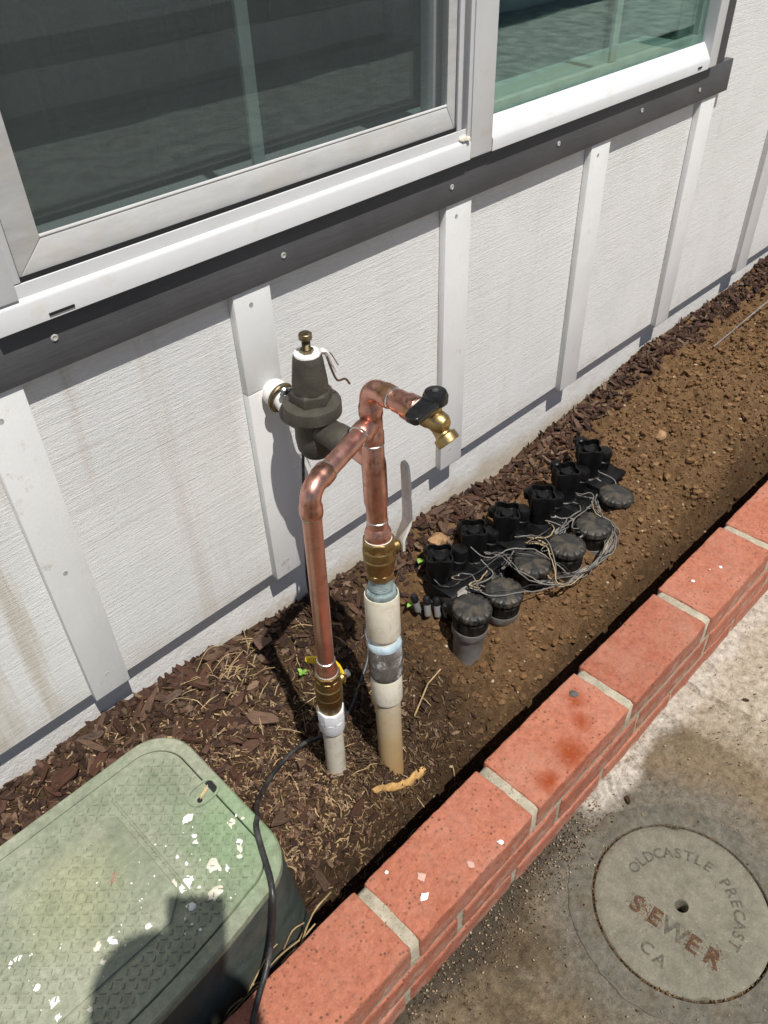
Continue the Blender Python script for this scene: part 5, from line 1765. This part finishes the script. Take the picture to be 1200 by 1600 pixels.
BOXP = box_outline(-0.004, 0.020)


def chip_verts(q, L, W, T):
    """flat irregular splinter; 6-gon plan, bent"""
    n = q.choice((5, 6, 6, 7))
    top, bot = [], []
    bend = q.uniform(-0.25, 0.25) * L
    for k in range(n):
        a = 2 * math.pi * (k + q.uniform(-0.25, 0.25)) / n
        x = math.cos(a) * L / 2 * q.uniform(0.75, 1.05)
        y = math.sin(a) * W / 2 * q.uniform(0.65, 1.1)
        z = bend * (x / L * 2) ** 2 * 0.4
        top.append((x, y, z + T / 2 * q.uniform(0.6, 1.2)))
        bot.append((x * q.uniform(0.85, 1.0), y * q.uniform(0.85, 1.0), z - T / 2))
    vs = top + bot
    fs = [tuple(range(n)), tuple(range(2 * n - 1, n - 1, -1))] + [(i, n + i, n + (i + 1) % n, (i + 1) % n) for i in range(n)]
    return vs, fs


def place(vs, x, y, z, q, tilt=0.45):
    e = 0.006
    nx_ = -(soil_z(x + e, y, False) - soil_z(x - e, y, False)) / (2 * e)
    ny_ = -(soil_z(x, y + e, False) - soil_z(x, y - e, False)) / (2 * e)
    nrm = Vector((nx_ + q.gauss(0, tilt), ny_ + q.gauss(0, tilt), 1)).normalized()
    rot = Vector((0, 0, 1)).rotation_difference(nrm).to_matrix() @ Matrix.Rotation(q.uniform(0, 6.283), 3, 'Z')
    return rot


def density(x, y):
    """bark mulch density 0..1"""
    t = -y
    left = 1 - sstep(0.36, 0.52, x)
    strip = 1 - sstep(0.045, 0.095 - 0.022 * sstep(1.35, 1.6, x) + 0.02 * fbm(x, 0, 6, 2), t)
    if 0.42 < x < 0.80:
        strip *= 0.55
    return max(left * (1.0 if t < 0.39 else 0.0), strip, 0.30 * (1 - sstep(0.60, 0.74, x)) * (1 - sstep(0.30, 0.36, t)))


def tinted(mb_list, name, mat):
    """one mesh from many pieces with a colour for each piece"""
    vs, fs, cols = [], [], []
    for v_, f_, c_ in mb_list:
        o = len(vs)
        vs += v_
        fs += [tuple(i + o for i in f) for f in f_]
        cols += [c_] * len(v_)
    me = bpy.data.meshes.new(name)
    me.from_pydata(vs, [], fs)
    at = me.attributes.new('tint', 'FLOAT_COLOR', 'POINT')
    at.data.foreach_set('color', np.array([(*c, 1) for c in cols], dtype=np.float32).ravel())
    me.materials.append(M[mat])
    return me


q = random.Random(101)
BARK = [(0.032, 0.017, 0.011), (0.052, 0.027, 0.018), (0.082, 0.045, 0.030), (0.125, 0.076, 0.052), (0.046, 0.026, 0.020), (0.17, 0.115, 0.078), (0.060, 0.030, 0.019)]
pieces = []
tries = 0
while len(pieces) < 5200 and tries < 60000:
    tries += 1
    x = q.uniform(-0.35, 2.6)
    y = q.uniform(-0.40, 0.022)
    if q.random() > density(x, y) or blocked(x, y):
        continue
    near = x < 0.5
    L = q.uniform(0.008, 0.036) * (1.0 if y > -0.13 else 0.75)
    W = min(0.013, L * q.uniform(0.18, 0.55))
    T = q.uniform(0.0015, 0.005)
    vs, fs = chip_verts(q, L, W, T)
    z = on_soil(x, y) + q.uniform(0.000, 0.007)
    rot = place(vs, x, y, z, q, 0.5)
    yy = min(y, 0.019 - L * 0.22)
    c = q.choice(BARK)
    k = q.uniform(0.7, 1.3)
    pieces.append(([tuple(rot @ Vector(p) + Vector((x, yy, z))) for p in vs], fs, tuple(a * k for a in c)))
mul_o = link('bark_mulch', tinted(pieces, 'bark_mulch', 'fibre'))
tag(mul_o, 'dark brown bark mulch spread over the bed along the wall', 'mulch', kind='stuff')

# shredded fibres and straw bits in the foreground
pieces = []
tries = 0
FIB = [(0.16, 0.095, 0.050), (0.24, 0.155, 0.085), (0.10, 0.055, 0.030), (0.34, 0.235, 0.130), (0.42, 0.31, 0.18), (0.07, 0.038, 0.022)]
while len(pieces) < 6500 and tries < 70000:
    tries += 1
    x = q.uniform(0.02, 0.80)
    y = q.uniform(-0.375, 0.0)
    w = (1 - sstep(0.50, 0.78, x)) * (0.35 + 0.65 * sstep(0.06, 0.16, -y))
    if q.random() > w or blocked(x, y, -0.004):
        continue
    L = q.uniform(0.004, 0.018)
    W = q.uniform(0.0008, 0.0028)
    z = on_soil(x, y) + q.uniform(0.001, 0.007)
    rot = place(None, x, y, z, q, 0.35)
    b_ = q.uniform(-0.12, 0.12) * L
    vs = [(-L / 2, -W / 2, 0), (0, b_ - W / 2, W * 0.5), (L / 2, -W / 3, 0), (L / 2, W / 3, 0), (0, b_ + W / 2, W * 0.5), (-L / 2, W / 2, 0), (0, b_, -W)]
    fs = [(0, 1, 4, 5), (1, 2, 3, 4), (0, 6, 1), (1, 6, 2), (3, 6, 4), (4, 6, 5)]
    c = q.choice(FIB)
    k = q.uniform(0.6, 1.2) * (1 - 0.45 * sstep(0.42, 0.52, x))
    pieces.append(([tuple(rot @ Vector(p) + Vector((x, y, z))) for p in vs], fs, tuple(a * k for a in c)))
sf = link('shredded_mulch', tinted(pieces, 'shredded_mulch', 'fibre'))
tag(sf, 'tan and brown shredded wood fibres scattered between box and pipes', 'mulch', kind='stuff')

# soil crumbs and clods
_bm = bmesh.new()
bmesh.ops.create_icosphere(_bm, subdivisions=1, radius=1.0)
_bm.verts.ensure_lookup_table()
ICO_V = [v_.co.copy() for v_ in _bm.verts]
ICO_F = [tuple(v_.index for v_ in f_.verts) for f_ in _bm.faces]
_bm.free()
pieces = []
tries = 0
while len(pieces) < 18000 and tries < 110000:
    tries += 1
    x = q.uniform(0.45, 2.5)
    y = q.uniform(-0.42, -0.02)
    if q.random() > max(0.12, sstep(0.05, 0.12, -y)) * (0.35 + 0.65 * sstep(0.5, 0.85, x)) or blocked(x, y, -0.002):
        continue
    s = min(0.0095, 0.0013 * math.exp(abs(q.gauss(0, 0.8))))
    z = on_soil(x, y) + s * 0.25
    wet = 1 - sstep(0.62, 0.86, x)
    wet = max(wet, sstep(0.33, 0.37, -y) * 0.9)  # crumbs also darker close to the bricks
    c = [(0.160, 0.093, 0.045), (0.128, 0.071, 0.033), (0.182, 0.110, 0.056)][q.randrange(3)]
    k = q.uniform(0.95, 1.35) * (1 - 0.64 * wet)
    if q.random() < 0.015:
        c, k, s = (0.42, 0.34, 0.23), 1.0, min(s, 0.004)
    rz = Matrix.Rotation(q.uniform(0, 6.28), 3, 'Z')
    sx2, sy2, sz2 = q.uniform(0.8, 1.25), q.uniform(0.7, 1.1), q.uniform(0.55, 0.85)
    e = [Vector((p.x * sx2, p.y * sy2, p.z * sz2)) * s * q.uniform(0.78, 1.15) for p in ICO_V]
    pieces.append(([tuple(rz @ v_ + Vector((x, y, z))) for v_ in e], ICO_F, tuple(a * k for a in c)))
scr = link('soil_crumbs', tinted(pieces, 'soil_crumbs', 'crumb'))
scr.data.shade_smooth()
scr.data.set_sharp_from_angle(angle=rad(35))
tag(scr, 'brown soil crumbs and clods lying on the dug bed', 'soil', kind='stuff')

# large single bark chips
CH = []
for k in range(9):
    qq = random.Random(500 + k)
    L = 0.05
    vs, fs = chip_verts(qq, L, L * (0.20 + 0.07 * (k % 4)), 0.005 + 0.001 * (k % 3))
    CH.append(MB().add(vs, fs).mesh('bark_chip', 'chip', 25, bevel=0.0006, seg=1))
placed = 0
tries = 0
while placed < 230 and tries < 20000:
    tries += 1
    x = q.uniform(-0.06, 1.9)
    y = q.uniform(-0.37, 0.012)
    dn = density(x, y)
    if q.random() > dn ** 2 or blocked(x, y, 0.010):
        continue
    if y < -0.16 and q.random() < 0.72:
        continue
    sc_ = q.uniform(0.45, 1.05) * (1.35 if x < 0.45 else 1.0)
    o = bpy.data.objects.new('bark_chip', CH[q.randrange(len(CH))])
    COL.objects.link(o)
    z = on_soil(x, y) + 0.004 + q.uniform(0, 0.006)
    o.location = (x, min(y, 0.016 - 0.016 * sc_), z)
    o.rotation_euler = place(None, x, y, z, q, 0.55).to_euler()
    o.scale = (sc_, sc_ * q.uniform(0.8, 1.1), sc_)
    if x < 0.45:
        tag(o, 'dark bark chip in the mulch around the green valve box', 'bark chip', 'bark chips around the valve box')
    else:
        tag(o, 'dark bark chip in the mulch strip along the wall behind the irrigation valves', 'bark chip', 'bark chips along the wall')
    placed += 1
# two squared chips near the box corner
for (x, y, ln, wd, rz, lab) in ((0.2845, -0.3707, 0.052, 0.030, 1.9, 'flat grey brown wood chip between valve box corner and brick wall'), (0.3095, -0.376, 0.036, 0.026, 2.0, 'short dark red wood block beside the flat chip near the brick wall')):
    m = MB().box(-ln / 2, -wd / 2, -0.005, ln / 2, wd / 2, 0.005).mesh('wood_chip', 'chip', 30, bevel=0.0015)
    o = link('wood_chip', m)
    o.location = (x, y, on_soil(x, y) + 0.009)
    o.rotation_euler = (0.1, 0.12, rz)
    tag(o, lab, 'wood chip')

# straw
q = random.Random(77)
sm_ = MB()
for k in range(85):
    x, y = (q.uniform(0.33, 0.62), q.uniform(-0.16, -0.01)) if q.random() < 0.40 else (q.uniform(0.0, 0.66), q.uniform(-0.372, -0.10))
    if blocked(x, y):
        continue
    a = q.uniform(0, 6.28)
    L = q.uniform(0.018, 0.055)
    z = on_soil(x, y) + 0.006
    z2 = max(on_soil(x + math.cos(a) * L, y + math.sin(a) * L * 0.6) + 0.005, z - 0.02) + q.uniform(0, 0.008)
    sm_.tube([(x, y, z), (x + math.cos(a) * L * 0.5, y + math.sin(a) * L * 0.3, (z + z2) / 2 + q.uniform(0, 0.006)), (x + math.cos(a) * L, y + math.sin(a) * L * 0.6, z2)], [0.0007, 0.0009, 0.0004], 5)
for k in range(24):      # tuft of dry grass by the wall
    x, y = 0.425 + q.gauss(0, 0.035), -0.040 + q.gauss(0, 0.018)
    a = q.uniform(0, 6.28)
    L = q.uniform(0.03, 0.07)
    z = on_soil(x, y) + 0.004
    yy = min(0.010, y + math.sin(a) * L * 0.5)
    sm_.tube(catmull([(x, y, z), (x + math.cos(a) * L * 0.5, (y + yy) / 2, z + L * q.uniform(0.1, 0.5)), (x + math.cos(a) * L, yy, z + L * q.uniform(0.0, 0.5))], 3), 0.0006, 5)
for k in range(26):      # dry grass between box and wall, bottom of the picture
    x, y = q.uniform(0.06, 0.22), q.uniform(-0.44, -0.405)
    a = q.uniform(-0.6, 0.9)
    L = q.uniform(0.03, 0.08)
    z = 0.10 + q.uniform(0, 0.02)
    sm_.tube(catmull([(x, y, z), (x + math.cos(a) * L * 0.5, y + math.sin(a) * L * 0.3, z + L * q.uniform(0.2, 0.6)), (x + math.cos(a) * L, y + math.sin(a) * L * 0.5, z + L * q.uniform(0.2, 0.7))], 3), 0.0010, 5)
so_ = part('straw', sm_, 'straw', smooth=60)
tag(so_, 'dry straw and grass bits strewn over the mulch', 'straw', kind='stuff')

# single small things
rt = part('root_piece', MB().tube(catmull([(0.4687, -0.315, 0.085), (0.50, -0.316, 0.083), (0.535, -0.322, 0.076), (0.56, -0.320, 0.078), (0.585, -0.326, 0.072)], 5), [0.003, 0.0038, 0.004, 0.0038, 0.0042, 0.005, 0.0052, 0.0050, 0.0046, 0.005, 0.0058, 0.0068, 0.0075, 0.0070, 0.0055, 0.0048, 0.0052, 0.0062, 0.0066, 0.005, 0.003], 10), 'root_wood')
for v in rt.data.vertices:
    v.co.z += soil_z(v.co.x, v.co.y) + 0.004 - 0.078
tag(rt, 'pale tan broken root lying on wet soil in front of the PVC risers', 'root')
s1 = part('straw_stem', MB().tube([(0.632, -0.2554, soil_z(0.632, -0.2554) + 0.012), (0.675, -0.248, soil_z(0.675, -0.248) + 0.022), (0.7178, -0.2402, soil_z(0.7178, -0.2402) + 0.022)], [0.0016, 0.0014, 0.0010], 6), 'straw')
tag(s1, 'long pale straw stem leaning on the soil right of the thick PVC riser', 'straw stem')
s2 = part('stick', MB().tube([(1.92, -0.112, soil_z(1.92, -0.112) + 0.004), (2.11, -0.134, soil_z(1.92, -0.112) + 0.052), (2.30, -0.155, soil_z(1.92, -0.112) + 0.085)], [0.0018, 0.0021, 0.0024], 8), 'grey_stick')
tag(s2, 'straight grey stick lying on the soil at the far end of the bed', 'stick')


def rock(name, c, r, seed, mat, sq=(1, 1, 1)):
    bm = bmesh.new()
    bmesh.ops.create_icosphere(bm, subdivisions=2, radius=1.0)
    for v in bm.verts:
        k = 1 + 0.35 * mnoise.noise(v.co * 1.3 + Vector((seed, 0, 0)))
        v.co = Vector((v.co.x * r * sq[0], v.co.y * r * sq[1], v.co.z * r * sq[2])) * k + Vector(c)
    me = bpy.data.meshes.new(name)
    bm.to_mesh(me)
    bm.free()
    me.shade_smooth()
    me.set_sharp_from_angle(angle=rad(28))
    me.materials.append(M[mat])
    return link(name, me)


tag(rock('stone', (0.918, -0.052, soil_z(0.918, -0.052) + 0.012), 0.018, 3.0, 'tan_stone', (1.3, 0.9, 0.8)), 'tan stone lying in the bark mulch behind the nearest valve towers', 'stone')
tag(rock('stone', (1.52, -0.20, soil_z(1.52, -0.20) + 0.007), 0.012, 8.0, 'tan_stone', (1.2, 1, 0.8)), 'rounded brown stone on the bare soil beyond the farthest valve', 'stone')


def leaf_mesh(mb, c, d, L, W, upv=(0, 0, 1)):
    d = Vector(d).normalized()
    s_ = d.cross(Vector(upv)).normalized()
    u_ = s_.cross(d)
    c = Vector(c)
    vs = [c]
    ts = (0.15, 0.35, 0.55, 0.75, 0.9)
    ws = (0.55, 0.95, 1.0, 0.75, 0.4)
    for t_, w_ in zip(ts, ws):
        z_ = 0.12 * L * math.sin(t_ * 3.1)
        vs += [c + d * L * t_ + s_ * W * 0.5 * w_ + u_ * (z_ + 0.06 * W), c + d * L * t_ + u_ * z_, c + d * L * t_ - s_ * W * 0.5 * w_ + u_ * (z_ + 0.06 * W)]
    vs.append(c + d * L)
    fs = [(0, 1, 2), (0, 2, 3)]
    for i in range(4):
        a = 1 + i * 3
        fs += [(a, a + 3, a + 4, a + 1), (a + 1, a + 4, a + 5, a + 2)]
    a = 13
    fs += [(a, 16, a + 1), (a + 1, 16, a + 2)]
    return mb.add(vs, fs)


for (x, y, lab, spec) in ((0.858, -0.066, 'small green seedling leaf behind the nearest valve tower', [((-0.8, -0.3, 0.35), 0.026, 0.014)]), (0.792, -0.102, 'small green leaf just right of the thick PVC riser', [((-0.9, -0.2, 0.25), 0.024, 0.011)]),
                          (0.511, -0.100, 'tiny green weed left of the slim riser near the wall', [((-0.7, -0.5, 0.5), 0.013, 0.008), ((0.6, -0.6, 0.5), 0.012, 0.008), ((-0.2, 0.8, 0.6), 0.011, 0.007), ((0.1, -0.9, 0.4), 0.010, 0.007)])):
    z = soil_z(x, y) + 0.006
    e_ = empty('seedling', (x, y, z))
    tag(e_, lab, 'seedling')
    lpart('stem', MB().tube([(0, 0, -0.012), (0, 0, 0.012)], [0.0014, 0.0010], 6), 'leaf', e_)
    for d, L, W in spec:
        lpart('leaf', leaf_mesh(MB(), (0, 0, 0.011), d, L, W), 'leaf', e_, smooth=60)
lf = part('dead_leaf', leaf_mesh(MB(), (0.500, -0.020, soil_z(0.5, -0.02) + 0.012), (-0.5, -0.45, 0.30), 0.050, 0.032), 'brown_leaf', smooth=60)
tag(lf, 'curled dark brown leaf against the foundation left of the pipes', 'dead leaf')
# bits on the concrete
for k, (x, y, l_, lab) in enumerate(((0.788, -0.607, 0.020, 'dark curled bark sliver on the concrete between brick wall and sewer cover'), (1.118, -0.655, 0.012, 'small dark bark crumb on the pale concrete past the joint'), (0.95, -0.80, 0.010, 'tiny dark bark crumb on concrete at right edge beyond the cover'))):
    vs, fs = chip_verts(random.Random(60 + k), l_, l_ * 0.42, 0.004)
    o = link('bark_sliver', MB().add(vs, fs).mesh('bark_sliver', 'chip', 25))
    o.location = (x, y, 0.005)
    o.rotation_euler = (0.1, 0.1, 0.9 + k)
    tag(o, lab, 'bark chip')
q = random.Random(31)
pieces = []
for k in range(2200):
    if q.random() < 0.45:
        x, y = q.uniform(0.28, 0.75), -0.556 - abs(q.gauss(0, 0.035))
    else:
        x, y = q.uniform(0.28, 1.6), q.uniform(-1.0, -0.56)
    if (x - LID[0]) ** 2 + (y - LID[1]) ** 2 < 0.128 ** 2 and q.random() < 0.9:
        continue
    L = q.uniform(0.0008, 0.0045)
    vs, fs = chip_verts(q, L, L * q.uniform(0.3, 0.9), L * 0.35)
    rot = Matrix.Rotation(q.uniform(0, 6.28), 3, 'Z')
    c = q.choice([(0.06, 0.036, 0.02), (0.12, 0.07, 0.04), (0.30, 0.22, 0.13), (0.20, 0.16, 0.11), (0.42, 0.36, 0.26)])
    pieces.append(([tuple(rot @ Vector(p) + Vector((x, y, 0.0045))) for p in vs], fs, c))
gr_ = link('grit', tinted(pieces, 'grit', 'crumb'))
tag(gr_, 'loose grit and bark dust on the concrete walkway', 'grit', kind='stuff')

# ================================================================== BEHIND THE CAMERA
# gravel yard and an added low house stand-in, which the window glass mirrors
gv = MB().add([(-9, -9, -0.004), (14, -9, -0.004), (14, -2.605, -0.004), (-9, -2.605, -0.004)], [(0, 1, 2, 3)])
tag(part('gravel_yard', gv, 'ground_earth', smooth=0), kind='structure')
nb = empty('stand_in_wall', (2.0, -4.13, 0.0))
tag(nb, 'low pale stand-in wall across the yard, mirrored in the window glass', 'wall')
part('footing', MB().box(-6, -4.3, -0.01, 4.95, -4.13, 0.055), 'room_trim', nb, smooth=0)
part('lower_course', MB().box(-6, -4.3, 0.056, 4.95, -4.10, 0.27), 'fence_paint', nb, smooth=0)
part('dark_band', MB().box(-6, -4.3, 0.271, 4.95, -4.12, 0.42), 'room_trim', nb, smooth=0)
part('upper_course', MB().box(-6, -4.3, 0.421, 4.95, -4.09, 0.80), 'fence_paint', nb, smooth=0)  # unseen wall kept low so its shadow leaves the gravel lit
part('pier', MB().box(4.96, -4.3, 0.0, 5.5, -4.02, 0.86), 'fence_paint', nb, smooth=0)
for k in range(8):
    x = 5.51 + 0.62 * k
    part('panel', MB().box(x, -4.3, 0.0, x + 0.60, -4.12, 0.80), 'fence_paint', nb, smooth=0)

# the person taking the photograph: only the shadow falls into the picture
per = empty('person', (-0.28, -1.30, 0.0))
tag(per, 'person in dark clothes leaning over the wall with a phone held out', 'person')


def skin_body():
    V = {}
    vs, es, rs = [], [], []

    def P(name, co, r, parent=None):
        V[name] = len(vs)
        vs.append(co)
        rs.append(r)
        if parent:
            es.append((V[parent], V[name]))
    P('pelvis', (-0.28, -1.40, 0.86), (0.15, 0.12))
    P('waist', (-0.28, -1.36, 1.02), (0.14, 0.11), 'pelvis')
    P('chest', (-0.26, -1.25, 1.22), (0.16, 0.12), 'waist')
    P('neckb', (-0.165, -1.115, 1.335), (0.075, 0.07), 'chest')
    P('neck', (-0.115, -1.045, 1.370), (0.055, 0.055), 'neckb')
    P('jaw', (-0.088, -0.990, 1.415), (0.072, 0.08), 'neck')
    P('head', (-0.082, -0.968, 1.472), (0.078, 0.095), 'jaw')
    P('crown', (-0.082, -0.968, 1.522), (0.060, 0.07), 'head')
    for s, t in ((-1, 'l'), (1, 'r')):
        P('hip' + t, (-0.28 + s * 0.10, -1.40, 0.80), (0.095, 0.10), 'pelvis')
        P('knee' + t, (-0.28 + s * 0.12, -1.30, 0.45), (0.062, 0.065), 'hip' + t)
        P('ankle' + t, (-0.28 + s * 0.12, -1.35, 0.09), (0.042, 0.045), 'knee' + t)
        P('toe' + t, (-0.28 + s * 0.13, -1.18, 0.03), (0.040, 0.028), 'ankle' + t)
    arms = {'l': [(-0.40, -1.16, 1.30), (-0.36, -1.06, 1.12), (-0.13, -0.935, 1.22), (-0.062, -0.868, 1.290)], 'r': [(-0.12, -1.18, 1.30), (-0.09, -1.15, 1.10), (-0.015, -0.985, 1.18), (0.030, -0.905, 1.235)]}
    for t in 'lr':
        a = arms[t]
        P('sh' + t, a[0], (0.070, 0.065), 'chest')
        P('el' + t, a[1], (0.044, 0.044), 'sh' + t)
        P('wr' + t, a[2], (0.028, 0.026), 'el' + t)
        P('palm' + t, a[3], (0.030, 0.020), 'wr' + t)
        s = 1 if t == 'l' else -1
        for f in range(4):
            b0 = Vector(a[3]) + Vector((s * 0.016, -0.010 + 0.006 * f, 0.028 - 0.016 * f))
            b1 = b0 + Vector((s * 0.022, 0.012, 0.008))
            P('f%s%da' % (t, f), tuple(b0), (0.009, 0.009), 'palm' + t)
            P('f%s%db' % (t, f), tuple(b1), (0.0085, 0.0085), 'f%s%da' % (t, f))
        P('th%sa' % t, tuple(Vector(a[3]) + Vector((s * 0.010, -0.028, 0.010))), (0.011, 0.011), 'palm' + t)
        P('th%sb' % t, tuple(Vector(a[3]) + Vector((s * 0.026, -0.034, 0.030))), (0.009, 0.009), 'th%sa' % t)
    me = bpy.data.meshes.new('body')
    me.from_pydata(vs, es, [])
    ob = bpy.data.objects.new('body', me)
    COL.objects.link(ob)
    ob.modifiers.new('skin', 'SKIN')
    sv = me.skin_vertices[0].data if me.skin_vertices else None
    if sv is None:
        bm = bmesh.new()
        bm.from_mesh(me)
        bm.verts.layers.skin.verify()
        bm.to_mesh(me)
        bm.free()
        sv = me.skin_vertices[0].data
    for i, r in enumerate(rs):
        sv[i].radius = r
        sv[i].use_root = (i == 0)
    ss = ob.modifiers.new('sub', 'SUBSURF')
    ss.levels = ss.render_levels = 2
    dg = bpy.context.evaluated_depsgraph_get()
    fin = bpy.data.meshes.new_from_object(ob.evaluated_get(dg))
    bpy.data.objects.remove(ob, do_unlink=True)
    fin.materials.clear()
    fin.materials.append(M['cloth_dark'])
    fin.materials.append(M['skin_tone'])
    for p in fin.polygons:
        c = p.center
        hand = c.y > -0.995 and 1.14 < c.z < 1.32
        if hand or c.z > 1.405:
            p.material_index = 1
        p.use_smooth = True
    return fin


link('body', skin_body(), per)
ph = bpy.data.meshes.new('phone')
pm_ = MB().box(-0.016, -0.088, 0.006, 0.058, 0.062, 0.014).mesh('phone', 'phone_black', 40, bevel=0.004, seg=3)
pho = bpy.data.objects.new('phone', pm_)
COL.objects.link(pho)
pho.matrix_world = cam.matrix_world.copy()
tag(pho, 'black phone held out in both hands above the bed', 'phone')
